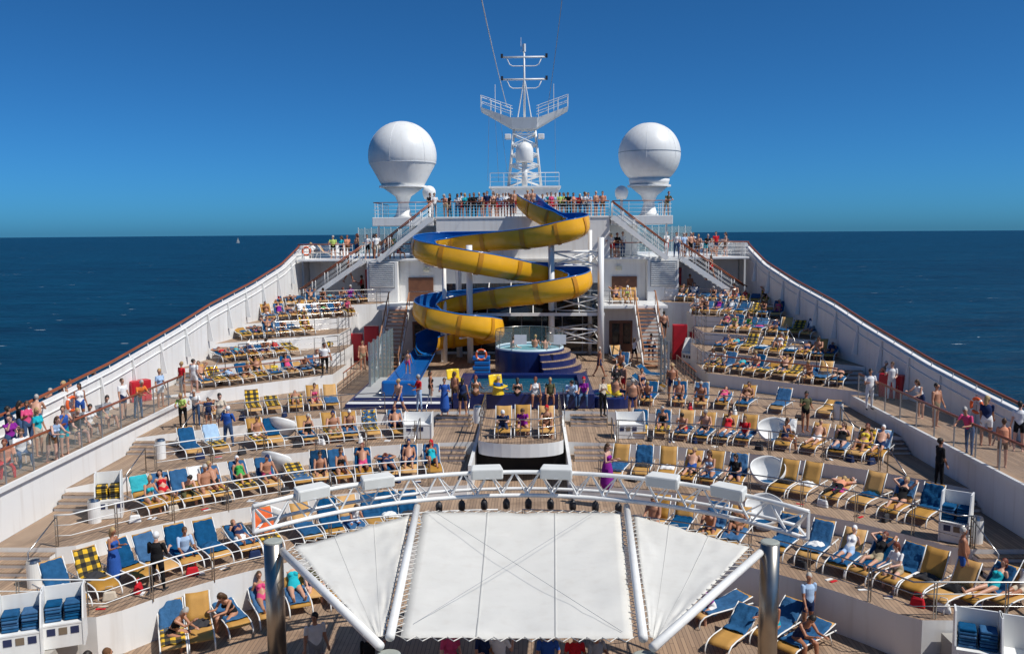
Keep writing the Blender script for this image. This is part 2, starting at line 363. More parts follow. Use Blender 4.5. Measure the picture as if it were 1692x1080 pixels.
# ------------------------------------------------------------------ railings
def rail(pts, h, label, posts=1.6, lower=(.35, .68), top=STEEL, low=None, post=STEEL, r=.024, name='deck_railing', glass=None, pr=.018, double=False, cat='railing'):
    pts = [Vector(p) for p in pts]; low = low or top
    t = thing(name, label, cat, pts[len(pts)//2])
    o = t.location
    MB().tube([p-o+Vector((0, 0, h)) for p in pts], r, 8).build('top_rail', top, t, smooth=True)
    for f in lower: MB().tube([p-o+Vector((0, 0, h*f)) for p in pts], .014, 6).build('lower_rail', low, t, smooth=True)
    # posts by arc length
    L = [0]
    for a, b in zip(pts, pts[1:]): L.append(L[-1]+(b-a).length)
    n_ = max(1, round(L[-1]/posts)); me = MB().tube([(0, 0, -.06), (0, 0, h)], pr, 6).mesh('post', post)
    me2 = MB().tube([(0, 0, -.06), (0, 0, h)], pr, 6).tube([(.07, 0, -.06), (.07, 0, h)], pr, 6).mesh('post', post) if double else me
    P = []
    for i in range(n_+1):
        d = L[-1]*i/n_; j = max(q for q in range(len(L)) if L[q] <= d+1e-6); j = min(j, len(pts)-2)
        p = pts[j]+(pts[j+1]-pts[j])*((d-L[j])/max(1e-6, L[j+1]-L[j])); P.append(p)
        ob = bpy.data.objects.new('post', me2); C.objects.link(ob); ob.parent = t; ob.location = p-o
    if glass:
        for a, b in zip(P, P[1:]):
            d = (b-a); MB().add([a-o+d*.03+Vector((0, 0, .08)), b-o-d*.03+Vector((0, 0, .08)), b-o-d*.03+Vector((0, 0, h-.06)), a-o+d*.03+Vector((0, 0, h-.06))], [(0, 1, 2, 3)]).build('glass_pane', glass, t, solid=.012)
    return t
side = {-1: 'left', 1: 'right'}
pos = dict(A='lowest terrace row', B='second terrace row', C='third terrace row', D='pool deck edge')
def arc(k, x0, x1, n_=24): return [(x0+(x1-x0)*i/n_, yrow(k, x0+(x1-x0)*i/n_)+.06, Z[k]) for i in range(n_+1)]
for s in (-1, 1):
    rail(arc('A', s*14.8, s*.4), 1., f'white stanchion railing in front of the lowest terrace row, {side[s]} half', top=WHITE if s < 0 else STEEL, double=True, posts=1.9)
    rail(arc('B', s*13.9, s*3.2), 1., f'white stanchion railing in front of the second terrace row, {side[s]} half', top=WHITE if s < 0 else STEEL, double=True, posts=1.9)
    rail(arc('C', s*13.6, s*4.3), 1., f'steel railing in front of the third terrace row, {side[s]} half', top=WHITE if s < 0 else STEEL, double=True, posts=1.9)
    rail(arc('D', s*13.6, s*6.2), 1., f'steel railing along the pool deck edge, {side[s]} of the pool', top=STEEL, posts=1.9)
    for k, nm, tp in (('E', 'brown topped railing of the first side terrace', RAILW), ('F', 'steel railing of the second side terrace', STEEL), ('G', 'steel railing of the third side terrace', STEEL),
                      ('H', 'steel railing of the fourth side terrace', STEEL), ('T', 'steel railing of the top side terrace', STEEL)):
        x1 = bulx(yrow(k, 16))-2.4
        rail([(s*(x1+(XIN[k]+.1-x1)*i/8), yrow(k, x1+(XIN[k]+.1-x1)*i/8)+.06, Z[k]) for i in range(9)], 1., nm+f' on the {side[s]}', top=tp, low=STEEL, r=.035 if tp is RAILW else .024)
    # inner diagonal rails of the side terraces
    for k in 'EFG':
        k2 = order[order.index(k)+1]; y0 = yrow(k, XIN[k]); y1 = yrow(k2, XIN[k])
        rail([(s*(XIN[k]+.06), y0+.15, Z[k]), (s*(XIN[k]+.06), y1-.1, Z[k])], 1., f'steel railing on the inner edge of the {["first", "second", "third"][order.index(k)]} side terrace, {side[s]} of the pool', posts=1.1)
    # glass promenade railing
    rail([(s*15.95, y, PROM+.06) for y in (8, 16, 24, 32, 40.8)], 1.1, f'glass panelled railing with brown handrail on the {side[s]} promenade', posts=1.55, lower=(), top=RAILW, post=GREYM, r=.05, pr=.03, glass=GLASS)
    o = MB().box(s*15.84-.06, s*15.84+.06, 8, 41, PROM-.1, PROM+.05).build('promenade_curb', WHITE); struct(o)
# steps along the side walls
def steps(label, x0, x1, yb, z0, z1, n_=3, run=.3, name='stairs', tread=TEAK, dirn=-1):
    t = thing(name, label, 'stairs', ((x0+x1)/2, yb, z0)); h = (z1-z0)/n_; w_ = abs(x1-x0)/2
    for i in range(n_-1):
        zt = (i+1)*h; y1 = 0; y0 = dirn*run*(n_-1-i)
        mb = MB().box(-w_, w_, min(y0, y1), max(y0, y1)-.002*i, 0.002, zt-.03); mb.build('riser', WALLW, t)
        MB().box(-w_-.01, w_+.01, min(y0, y1)-.03, (max(y0, y1) if i == n_-2 else min(y0, y1)+run)-.002*i, zt-.03+.001, zt).build('tread', tread, t)
    return t
prev = dict(A='S', B='A', C='B', D='C')
nm = dict(A='stage to lowest terrace', B='lowest to second terrace', C='second to third terrace', D='third terrace to pool deck')
for s in (-1, 1):
    for k in 'BCD':
        xa, xb = (s*13.9, s*15.85)
        yb = min(yrow(k, 13.9), yrow(k, 15.8))-.02
        steps(f'short teak steps beside the {side[s]} wall, {nm[k]}', xa, xb, yb, Z[prev[k]], Z[k], 4)
        # slanted handrail
        yt = yrow(k, 13.9)
        tr = thing('handrail', f'steel handrail beside the {side[s]} wall steps, {nm[k]}', 'handrail', (s*13.85, yt, Z[prev[k]]))
        MB().tube([(0, -1.5, 0), (0, -1.5, .95), (0, .1, .95+Z[k]-Z[prev[k]]), (0, .1, .5)], .022, 8).build('tube', STEEL, tr, smooth=True)
    for i, k in enumerate(order):
        pk = 'D' if i == 0 else order[i-1]
        x1 = bulx(yrow(k, 16))-.1; x0 = x1-2.1; yb = min(yrow(k, x0), yrow(k, x1))-.02
        if pk == 'D': continue
        steps(f'teak steps by the {side[s]} bulwark up to the {["first", "second", "third", "fourth", "top"][i]} side terrace', s*x0, s*x1, yb, Z[pk], Z[k], 4)
        tr = thing('handrail', f'steel handrail by the {side[s]} bulwark steps below the {["first", "second", "third", "fourth", "top"][i]} side terrace', 'handrail', (s*(x0-.05), yb, Z[pk]))
        MB().tube([(0, -1.4, 0), (0, -1.4, .95), (0, .3, .95+Z[k]-Z[pk]), (0, .3, .5)], .022, 8).build('tube', STEEL, tr, smooth=True)
# centre stairs and balcony
bal = thing('balcony', 'rounded white balcony with teak floor projecting in front of the pool', 'balcony', (.25, 36.5, 0))
def bp_(r, k=14): return [(r*math.cos(a), -1.2+r*.5*math.sin(a)) for a in [math.pi+math.pi*i/k for i in range(k+1)]]
mb = MB(); pl = bp_(1.75)+[(1.75, 4.9), (-1.75, 4.9)]; mb.prism(pl, 2.25, 2.802, top=1).build('slab', [WHITE, TEAK], bal)
MB().box(-1.85, 1.85, -.75, 4.8, 1.21, 2.245).build('black_shade_box', BLACK, bal)  # solid black box, the recess's shade is put into its colour
for s in (-1, 1): MB().box(s*1.93-.065, s*1.93+.065, -3.6, 4.9, 1.0, 2.35).build('side_wall', WALLW, bal)
br = bp_(1.7); rail([(x+.25, y+36.5, 2.8) for x, y in [(-1.7, 4.0)]+br+[(1.7, 4.0)]], 1., 'curved steel railing round the balcony in front of the pool', posts=.9, lower=(.33, .66))
for s in (-1, 1):
    steps(f'teak steps {side[s]} of the balcony from third terrace up to pool deck', s*2.3+.2, s*4.0+.2, yrow('D', 3.3)-.05, Z['C'], Z['D'], 4, .34)
    steps(f'teak steps {side[s]} of the balcony from second terrace up to third', s*2.3+.2, s*4.0+.2, yrow('C', 3.3)-.05, Z['B'], Z['C'], 4, .34)
    for xx, k, k0 in ((2.2, 'D', 'C'), (4.15, 'D', 'C'), (4.15, 'C', 'B')):
        yt = yrow(k, 3.3); tr = thing('handrail', f'steel handrail of the steps {side[s]} of the balcony, {"inner" if xx < 3 else "outer"} side, {pos[k]}', 'handrail', (s*xx, yt, Z[k0]))
        MB().tube([(0, -1.3, 0), (0, -1.3, .95), (0, .3, 1.5), (0, .6, 1.5), (0, .6, .5)], .022, 8).build('tube', STEEL, tr, smooth=True)
# ------------------------------------------------------------------ pool
pl = thing('swimming_pool', 'raised rectangular pool with dark blue tiled walls amid the deck', 'pool', (0, 44.5, 2.8))
for nm_, b in (('front_wall', (-3.1, 3.7, -3.1, -2.5)), ('back_wall', (-3.1, 3.7, 2.7, 3.3)), ('side_wall', (-3.1, -2.5, -2.497, 2.697)), ('side_wall', (3.1, 3.7, -2.497, 2.697))):
    MB().box(b[0], b[1], b[2], b[3], .004, .72).build(nm_, TILEB, pl, bevel=.03)
MB().box(-2.5, 3.1, -2.5, 2.7, .05, .5).build('water', POOL, pl)
st = thing('slide_platform', 'stepped blue edged platform at the end of the water slide', 'platform', (-5.4, 44, 2.8))
MB().box(-2.9, 2.25, -2.6, 4, .004, .25).build('lower_step', TILEB, st); MB().box(-2.6, 2.25, -2.0, 4, .251, .45).build('upper_step', TILEB, st)
MB().box(-2.85, 2.22, -2.55, -2.02, .252, .262).build('step_tread', WALLW, st); MB().box(-2.55, 2.22, -1.97, 4, .451, .462).build('platform_top', mat('platform_grey', (.42, .42, .41), .6), st)
kp = thing('kids_pool_corner', 'rounded blue tiled pool corner with pale rim right of the main pool', 'pool', (4.6, 42.6, 2.8))
MB().lathe([(1.3, .004), (1.3, .5), (1.22, .55), (1.0, .55), (1.0, .4)], 28).build('wall', TILEB, kp, smooth=False); MB().lathe([(.98, .38), (.98, .42)], 24).build('water', POOL, kp)
tb = thing('hot_tub', 'round raised dark blue hot tub with glass railing behind the pool', 'hot tub', (.55, 51.6, 2.8))
MB().lathe([(2.05, .004), (2.05, 1.55), (2.02, 1.62), (1.8, 1.62), (1.8, 1.35)], 48).build('wall', TILEB, tb); MB().lathe([(1.79, 1.4), (1.79, 1.6)], 40).build('water', TUBW, tb)
MB().tube([(1.93*math.cos(2*math.pi*i/48), 1.93*math.sin(2*math.pi*i/48), 1.63) for i in range(48)], .1, 8, closed=True).build('rim', mat('pale_rim', (.5, .62, .68), .4), tb, smooth=True)
rail([(.55+2.0*math.cos(a), 51.6+2.0*math.sin(a), 4.47) for a in [R(-60+i*10) for i in range(31)]], 1.0, 'curved glass and steel railing round the hot tub', glass=GLASS, posts=1.0, lower=())
cs = thing('curved_steps', 'curved teak steps with blue risers up to the hot tub', 'stairs', (.55, 51.6, 2.8))
for i in range(4):
    ri = 2.1+i*.33; a0, a1 = R(-75), R(25)
    poly = [(2.06*math.cos(a0+(a1-a0)*j/10), 2.06*math.sin(a0+(a1-a0)*j/10)) for j in range(11)]+[((ri+.33)*math.cos(a1+(a0-a1)*j/10), (ri+.33)*math.sin(a1+(a0-a1)*j/10)) for j in range(11)]
    zt = 1.45-i*.36
    MB().prism(poly, .004+.002*i, zt).build('riser', TILEB, cs); MB().prism(poly, zt+.002, zt+.03).build('tread', TEAK, cs)
# ------------------------------------------------------------------ water slide
pts = [(868, 338, 63.6), (882, 352, 62), (905, 366, 60.8), (930, 374, 60.2), (950, 373, 59.5), (958, 378, 58), (945, 386, 56.8), (910, 394, 56.8), (860, 401, 57.6), (800, 404, 58.8), (745, 407, 59.2), (708, 410, 58.2), (697, 416, 56.4), (712, 426, 54.9),
       (760, 435, 54.6), (810, 444, 55.2), (860, 453, 57), (905, 458, 58.4), (943, 462, 58.3), (962, 468, 56.8), (950, 479, 55.2), (910, 487, 54.9), (850, 494, 55.8), (795, 500, 57), (745, 506, 57.2), (710, 512, 56.4), (699, 520, 54.9), (714, 532, 53.5),
       (755, 541, 53.2), (795, 547, 53.6), (816, 552, 55), (806, 556, 56.8), (770, 560, 57.6), (730, 565, 57.2), (706, 572, 55.8), (700, 584, 53.8), (690, 602, 51), (672, 622, 47.5)]
P = [ay(x, y, Y) for x, y, Y in pts]
def crom(P, n_=8):
    out = []
    for i in range(len(P)-1):
        a, b, c, d = P[max(i-1, 0)], P[i], P[i+1], P[min(i+2, len(P)-1)]
        for j in range(n_):
            t = j/n_; out.append(.5*((2*b)+(c-a)*t+(2*a-5*b+4*c-d)*t*t+(3*b-a-3*c+d)*t**3))
    out.append(P[-1]); return out
path = crom(P)
for i in range(1, len(path)): path[i].z = min(path[i].z, path[i-1].z-.004)
for _ in range(30):
    zz = [p.z for p in path]
    for i in range(1, len(path)-1): path[i].z = (zz[i-1]+zz[i]+zz[i+1])/3
zend = 3.42
k0 = len(path)-8*3
for i in range(k0, len(path)):
    t = (i-k0)/(len(path)-1-k0); path[i].z = path[k0].z*(1-t)+zend*t if True else 0
slide = thing('water_slide', 'winding open water slide, yellow outside and blue inside', 'water slide', (0, 57, 2.8)); so_ = slide.location
fr = []
for i, p in enumerate(path):
    d = path[min(i+1, len(path)-1)]-path[max(i-1, 0)]; d.normalize()
    d2 = path[min(i+6, len(path)-1)]-p; d1 = p-path[max(i-6, 0)]
    cr = 0
    if d1.length > .01 and d2.length > .01: cr = d1.normalized().cross(d2.normalized()).z
    x = d.cross(Vector((0, 0, 1))).normalized(); z = x.cross(d)
    fr.append([p, x, z, -max(-.28, min(.28, cr*.45))])
for _ in range(8):
    b = [f[3] for f in fr]
    for i in range(1, len(fr)-1): fr[i][3] = (b[i-1]+b[i]+b[i+1])/3
def sweep(off, name, m, a0=-100, a1=100, n_=16, i0=0, i1=None):
    i1 = i1 or len(fr); vs = []; fs = []
    for p, x, z, bk in fr[i0:i1]:
        for j in range(n_+1):
            a = R(a0+(a1-a0)*j/n_); rx, rz = .70+off, .72+off
            u = math.sin(a)*rx; v = -math.cos(a)*rz+.3
            if abs(a) > R(62): v += (abs(a)-R(62))*.55
            c, s_ = math.cos(bk), math.sin(bk); u2 = u*c+v*s_; v2 = v*c-u*s_
            vs.append(p+x*u2+z*v2-so_)
    for i in range(i1-i0-1):
        for j in range(n_): q = i*(n_+1)+j; fs.append((q, q+1, q+n_+2, q+n_+1))
    return MB().add(vs, fs).build(name, m, slide, smooth=True)
lane0 = len(fr)-8*3
sweep(.05, 'outer_shell', SLY, i1=lane0+2); sweep(0, 'inner_trough', SLB, i1=lane0+2)
for e in (-100, 100):
    vs = []
    for p, x, z, bk in fr[:lane0+2]:
        a = R(e); u = math.sin(a)*.725; v = -math.cos(a)*.745+.3+(abs(a)-R(62))*.55; c, s_ = math.cos(bk), math.sin(bk)
        vs.append(p+x*(u*c+v*s_)+z*(v*c-u*s_)-so_)
    MB().tube(vs, .045, 6).build('rim', SLB, slide, smooth=True)
for i in range(8, lane0-6, 9):
    sweep(.10, 'joint_flange', mat('flange_yellow', (.60, .25, .01), .35), -98, 98, 14, i, i+2)
# run-out lane
a = path[lane0]; b = az(664, 648, 3.3); lane = thing('slide_runout', 'blue run-out lane at the foot of the water slide', 'slide lane', (a.x, a.y, 2.8))
A0 = Vector((a.x, a.y-.2, a.z-.45)); B0 = Vector((b.x, 42.6, 3.36)); dd = (B0-A0); xx = Vector((1, 0, 0))
def lanef(u, v):
    p = A0+dd*u; p.z = 3.36+(A0.z-3.36)*(1-u)**2.2; wd = .75+.12*u; q = (v-.5)*2; return p+xx*q*wd+Vector((0, 0, .45*max(0, abs(q)-.7)/.3*(1 if u < .93 else 1)))-lane.location
MB().grid(lanef, 14, 12).build('trough', SLB, lane, smooth=True, solid=.05)
MB().box(B0.x-.86-lane.location.x, B0.x+.86-lane.location.x, B0.y-.45-lane.location.y, B0.y-.1-lane.location.y, .47, 1.25).build('end_cushion', SLB, lane, bevel=.12)
# slide support tower
tw = thing('slide_tower', 'white steel columns and trusses carrying the water slide', 'support frame', (0, 56, 2.8)); o_ = tw.location
def T(p): return Vector(p)-o_
cols = [(733, 405, 56.3), (757, 405, 59), (775, 405, 56.3), (911, 402, 57.3), (975, 380, 60), (993, 392, 56.6)]
cp = []
for x, y, Y in cols:
    t_ = ay(x, y, Y); cp.append(t_); MB().tube([T((t_.x, t_.y, 2.81)), T(t_)], .2 if x in (757, 775, 911, 993) else .14, 14).build('column', WHITE, tw, smooth=True)
def br_(a, b, r=.06): MB().tube([T(a), T(b)], r, 8).build('brace', WHITE, tw, smooth=True)
for (i, j) in ((0, 1), (1, 2), (3, 4), (4, 5), (3, 5)):
    for zt in (4.9, 7.0, 9.9):
        a, b = cp[i], cp[j]
        if zt > min(a.z, b.z): continue
        br_((a.x, a.y, zt), (b.x, b.y, zt)); br_((a.x, a.y, zt-.9), (b.x, b.y, zt-.9), .045)
        br_((a.x, a.y, zt-.9), (b.x, b.y, zt), .045); br_((a.x, a.y, zt), (b.x, b.y, zt-.9), .045)
for i, t_ in enumerate((16, 56, 100, 140, 185, 225)):
    p = path[t_]; q = min(cp, key=lambda c: (c-p).length); br_((q.x, q.y, p.z-.9), (p.x, p.y, p.z-.62), .07)
# ------------------------------------------------------------------ superstructure
sup = thing('superstructure', 'white stepped superstructure block behind the water slide', 'ship superstructure', (0, YS, 2.8)); so2 = sup.location
def sp(nm_, x0, x1, y0, y1, z0, z1, m=WALLW, bev=.03, par=None):
    return MB().box(x0, x1, y0-so2.y, y1-so2.y, z0-so2.z, z1-so2.z).build(nm_, m, par or sup, bevel=bev)
sp('upper_wall', -6.15, 6.25, YS, 74, MID+.001, TOP-.15)
sp('top_deck_slab', -6.2, 6.3, YS-.05, 76, TOP-.148, TOP, WHITE)
for s in (-1, 1):
    sp('wing_slab', min(s*6.32, s*10.7), max(s*6.32, s*10.7), YS-.1, 70, TOP-.62, TOP-.003, WHITE)
    sp('gable_wall', min(s*8.9, s*16.0), max(s*8.9, s*16.0), 65.5, 66, 6.3, MID-.16)
    sp('inner_wall', min(s*6.3, s*9.0), max(s*6.3, s*9.0), 69.5, 70, MID, TOP-.63)
    lb = sp('louvre_housing', min(s*8.85, s*11.05), max(s*8.85, s*11.05), 62.2, 65.49, 6.31, MID-.17, WHITE)
    for i in range(12): 
        MB().hexa([(s*9.1, 62.16-so2.y, 7.35+i*.14-so2.z), (s*10.85, 62.16-so2.y, 7.35+i*.14-so2.z), (s*10.85, 62.19-so2.y, 7.35+i*.14-so2.z), (s*9.1, 62.19-so2.y, 7.35+i*.14-so2.z),
                   (s*9.1, 62.06-so2.y, 7.44+i*.14-so2.z), (s*10.85, 62.06-so2.y, 7.44+i*.14-so2.z), (s*10.85, 62.19-so2.y, 7.46+i*.14-so2.z), (s*9.1, 62.19-so2.y, 7.46+i*.14-so2.z)]).build('louvre_slat', LOUV, lb)
    MB().box(min(s*9.05, s*10.9), max(s*9.05, s*10.9), 62.17-so2.y, 62.195-so2.y, 7.3-so2.z, 9.1-so2.z).build('louvre_back', GREYM, lb)
    sp('red_box', min(s*11.25, s*11.75), max(s*11.25, s*11.75), 65.2, 65.49, 7.0, 8.5, REDP)
    sp('brown_door', min(s*6.4, s*8.2), max(s*6.4, s*8.2), 62.9, 62.98, 6.31, 8.0, WOODB)
    sp('floodlight', s*6.9-.2, s*6.9+.2, 62.7, 62.95, 8.45, 8.75, mat('lamp_cream', (.7, .66, .5), .5))
    sp('wing_post', s*10.3-.06, s*10.3+.06, 63.2, 63.32, MID+.001, TOP-.62, WHITE)
    sp('wing_post', s*8.2-.06, s*8.2+.06, 66.2, 66.32, MID+.001, TOP-.62, WHITE)
    # bulwark end rising to middle deck
    MB().hexa([(s*bulx(64.5), 64.4-so2.y, 3.5), (s*(bulx(64.5)+.25), 64.4-so2.y, 3.5), (s*(bulx(75)+.25), 76-so2.y, 3.5), (s*bulx(75), 76-so2.y, 3.5), (s*bulx(64.5), 64.4-so2.y, 10.3-so2.z), (s*(bulx(64.5)+.25), 64.4-so2.y, 10.3-so2.z), (s*(bulx(75)+.25), 76-so2.y, 10.3-so2.z), (s*bulx(75), 76-so2.y, 10.3-so2.z)]).build('bulwark_end', WALLW, sup)
sp('front_wall', -8.84, 8.84, YS, 63.6, 2.81, MID-.16)
sp('middle_deck_slab', -16.05, 16.05, 62.5, 80, MID-.155, MID, WHITE)
sp('gallery_slab', -9.7, 9.7, 58.3, YS-.002, 6.08, 6.3, WHITE)
sp('lower_wall', -9.7, 9.7, 60.3, 60.6, 2.81, 6.075)
for s in (-1, 1):
    sp('wooden_door', min(s*6.0, s*7.6), max(s*6.0, s*7.6), 60.2, 60.295, 2.81, 5.1, WOODB)
    for q in (6.2, 6.95): sp('door_pane', min(s*q, s*(q+.5)), max(s*q, s*(q+.5)), 60.17, 60.197, 3.5, 4.9, GLASSD, 0)
for i in range(8): sp('dark_window', -5.6+i*1.4, -4.26+i*1.4, 60.22, 60.296, 3.0, 5.9, GLASSD, .01)
# sloped glass canopy under the slide
gc = thing('glass_canopy', 'dark sloping glass canopy with white frame behind the hot tub', 'canopy', (0, 58, 2.8))
for i in range(7):
    x0 = -5.2+i*1.5
    MB().add([(x0, 2.2, 4.9), (x0+1.44, 2.2, 4.9), (x0+1.44, -1.2, 3.1), (x0, -1.2, 3.1)], [(0, 1, 2, 3)]).build('glass_pane', GLASSD, gc, solid=.03)
    MB().bar((x0-.03, 2.2, 4.93), (x0-.03, -1.2, 3.13), .06, .1).build('rafter', WHITE, gc)
MB().bar((-5.3, -1.2, 3.08), (5.4, -1.2, 3.08), .12, .2).build('eave_beam', WHITE, gc)
for x_ in (-5.2, 5.3): MB().bar((x_, -1.2, .01), (x_, -1.2, 3.0), .14, .14).build('eave_post', WHITE, gc)
# rails on superstructure
rail([(-6.1, 63.05, TOP), (6.2, 63.05, TOP)], 1.05, 'brown topped white railing along the front of the top deck', posts=1.2, lower=(.2, .4, .6, .8), top=RAILW, low=WHITE, post=WHITE, r=.035)
rail([(-9.7, 58.36, 6.3), (-8.9, 58.36, 6.3)], 1., 'short steel railing at the left end of the gallery')
rail([(-7.5, 58.36, 6.3), (7.5, 58.36, 6.3)], 1., 'steel railing along the gallery above the doors')
for s in (-1, 1):
    rail([(s*6.4, 63., TOP), (s*10.6, 63., TOP), (s*10.6, 69.5, TOP)], 1.05, f'brown topped railing round the {side[s]} radome wing', posts=1.2, lower=(.25, .5, .75), top=RAILW, low=WHITE, post=WHITE, r=.03)
    rail([(s*6.4, 62.6, MID), (s*9.0, 62.6, MID)], 1.05, f'inner railing of the middle deck {side[s]} of the stairs', posts=1.2, lower=(.25, .5, .75), top=RAILW, low=WHITE, post=WHITE, r=.035)
    rail([(s*12.1, 62.6, MID), (s*16.0, 62.6, MID), (s*15.4, 75, MID)], 1.05, f'outer railing of the middle deck on the {side[s]} wing', posts=1.2, lower=(.25, .5, .75), top=RAILW, low=WHITE, post=WHITE, r=.035)
    t = thing('windbreak', f'row of frosted glass windbreak panels on the {side[s]} middle deck', 'windbreak', (s*11.5, 74, MID))
    for i in range(9): MB().box(-2.4+i*.55, -1.9+i*.55, -.02, .02, .1, 2.2).build('glass_pane', GLASS2, t); MB().box(-2.44+i*.55, -2.405+i*.55, -.03, .03, 0, 2.3).build('post', WHITE, t)
    # ship stairs
    def flight(label, a, b, wd, n_, m_tread=GREYM, hm=RAILW):
        a = Vector(a); b = Vector(b); t = thing('staircase', label, 'staircase', b); d = a-b
        for q in (0, wd): MB().bar((0, q, -.1), (d.x, q+d.y, d.z-.1), .06, .34).build('stringer', WHITE, t)
        for i in range(1, n_):
            p = d*(i/n_); MB().box(p.x-.14, p.x+.14, .03, wd-.03, p.z-.03, p.z).build('tread', m_tread, t)
        for q in (0, wd):
            MB().tube([(0, q, 1), (d.x, q, d.z+1)], .04, 8).build('handrail', hm, t, smooth=True)
            for f in (.35, .68): MB().tube([(0, q, f), (d.x, q, d.z+f)], .016, 6).build('lower_rail', WHITE, t, smooth=True)
            for i in range(6): p = d*(i/5); MB().tube([(p.x, q, p.z-.1), (p.x, q, p.z+1)], .022, 6).build('post', WHITE, t, smooth=True)
        return t
    flight(f'white ship stairs from the top deck down to the {side[s]} middle deck', (s*6.35, 61.95, TOP), (s*10.2, 61.95, MID), .95, 14)
    flight(f'white ship stairs from the {side[s]} middle deck down to the side terrace', (s*11.2, 61.5, MID), (s*15.7, 61.5, Z['T']), .95, 14)
    # timber stairs gallery -> pool
    t = thing('timber_stairs', f'timber stairs with brown handrails from the gallery to the pool deck, {side[s]}', 'staircase', (s*8.2, 53.2, 2.8))
    for i in range(1, 16): MB().box(-.62, .62, i*.33-.17, i*.33+.17, i*3.5/16-.04, i*3.5/16).build('tread', STAIRW, t)
    for q in (-.68, .68):
        MB().bar((q, 0, -.02), (q, 5.1, 3.4), .07, .36).build('stringer', WHITE, t)
        MB().tube([(q, -.1, .95), (q, 5.2, 4.45), (q, 5.6, 4.45)], .045, 8).build('handrail', STAIRW, t, smooth=True)
        for i in range(6): MB().tube([(q, .1+i, .05+i*.686), (q, .1+i, 1.0+i*.66)], .022, 6).build('post', STAIRW, t, smooth=True)
# glass wind screens left & right of pool
for s in (-1, 1):
    t = thing('glass_screen', f'tall glass wind screen on posts {side[s]} of the pool', 'glass screen', (s*7.75, 50, 2.8))
    for i in range(6 if s < 0 else 3):
        y0 = -5+i*1.3; MB().box(-.01, .01, y0+.06, y0+1.24, .15, 2.7).build('glass_pane', GLASS2, t); MB().box(-.05, .05, y0-.05, y0+.05, 0, 2.8).build('post', GREYM, t)
    rail([(s*9.4, 46.2, 2.8), (s*9.4, 52.5, 2.8)], 1., f'brown topped railing beside the passage {side[s]} of the pool', posts=.9, lower=(.3, .6), top=RAILW, r=.035)
# ------------------------------------------------------------------ radomes, mast
def radome(label, c, r, cone):
    t = thing('radome', label, 'radome', (c.x, c.y, TOP)); h = c.z-TOP
    pr = []
    if cone:
        pr = [(r*.62, -r*.86), (r*.64, -r*.82)]+[(r*math.cos(a), r*math.sin(a)) for a in [R(-12+i*6) for i in range(17)]]+[(.01, r)]
    else: pr = [(r*.62, -r*.98), (r*.66, -r*.8)]+[(r*math.cos(a), r*math.sin(a)) for a in [R(-52+i*7.1) for i in range(20)]]+[(.01, r)]
    MB().lathe([(a, b+h) for a, b in pr], 48).build('dome', WHITE, t, smooth=True)
    z0 = -r*.86 if cone else -r*.98
    MB().lathe([(r*.7, h+z0-.14), (r*.7, h+z0-.01)], 32).build('flange', WHITE, t)
    MB().lathe([(.85, 0), (.6, .25), (.42, .9), (.4, h+z0-1.3), (.6, h+z0-.8), (r*.6, h+z0-.15)], 24).build('pedestal', WHITE, t, smooth=True)
    for z_ in (-12 if cone else 3,): MB().lathe([(r*math.cos(R(z_))+.012, h+r*math.sin(R(z_))-.025), (r*math.cos(R(z_))+.012, h+r*math.sin(R(z_))+.025)], 48).build('seam', GREYM if not cone else LOUV, t)
    for k in range(6):
        a = k*math.pi/3+.3; MB().tube([((r+.002)*math.cos(e)*math.cos(a), (r+.002)*math.cos(e)*math.sin(a), h+(r+.002)*math.sin(e)) for e in [R(-10+i*9) for i in range(11)]], .012, 4).build('seam', LOUV, t)
radome('large white radome with conical underside on the left wing', ay(665, 258, 66.5), 2.55, True)
radome('large white spherical radome on the right wing', ay(1073, 255, 66.5), 2.3, False)
for x_, lb in ((709, 'small white radome beside the large left radome'), (1027, 'small white radome beside the large right radome')):
    c = ay(x_, 318, 66); t = thing('small_radome', lb, 'radome', (c.x, c.y, TOP))
    MB().lathe([(.34, c.z-TOP-.5), (.46, c.z-TOP-.25)]+[(.5*math.cos(R(a)), c.z-TOP+.5*math.sin(R(a))) for a in range(0, 86, 12)]+[(.01, c.z-TOP+.5)], 24).build('dome', WHITE, t, smooth=True)
    MB().lathe([(.2, 0), (.1, .2), (.1, c.z-TOP-.5)], 12).build('post', WHITE, t, smooth=True)
mast = thing('radar_mast', 'white lattice mast with V shaped platform and crossbars', 'mast', (.15, 70, TOP)); mo = mast.location
def Mp(x, y, Y=70): return ay(x, y, Y)-mo
MB().box(-2.55, 2.6, -1.6, 3, 0, 2.25).build('base_house', WHITE, mast, bevel=.04)
MB().box(-2.75, 2.8, -1.75, 3.1, 2.251, 2.4).build('base_slab', WHITE, mast)
for sx in (-1, 1):
    for sy in (-1, 1): MB().tube([(sx*1.3, .7+sy*.8, 2.4), (sx*.8, .7+sy*.5, 7.2)], .1, 8).build('leg', WHITE, mast, smooth=True)
for i in range(6):
    z0 = 2.5+i*.8; z1 = z0+.8; w0 = 1.3-.5*(z0-2.4)/4.8; w1 = 1.3-.5*(z1-2.4)/4.8
    for sy in (-.05, 1.4):
        MB().tube([(-w0, sy, z0), (w1, sy, z1)], .045, 6).build('brace', WHITE, mast); MB().tube([(w0, sy, z0), (-w1, sy, z1)], .045, 6).build('brace', WHITE, mast); MB().tube([(-w1, sy, z1), (w1, sy, z1)], .05, 6).build('brace', WHITE, mast)
MB().hexa([(-.95, -.2, 6.9), (.95, -.2, 6.9), (.95, 1.6, 6.9), (-.95, 1.6, 6.9), (-1.0, -.4, 7.75), (1.0, -.4, 7.75), (1.0, 1.8, 7.75), (-1.0, 1.8, 7.75)]).build('hub', WHITE, mast)
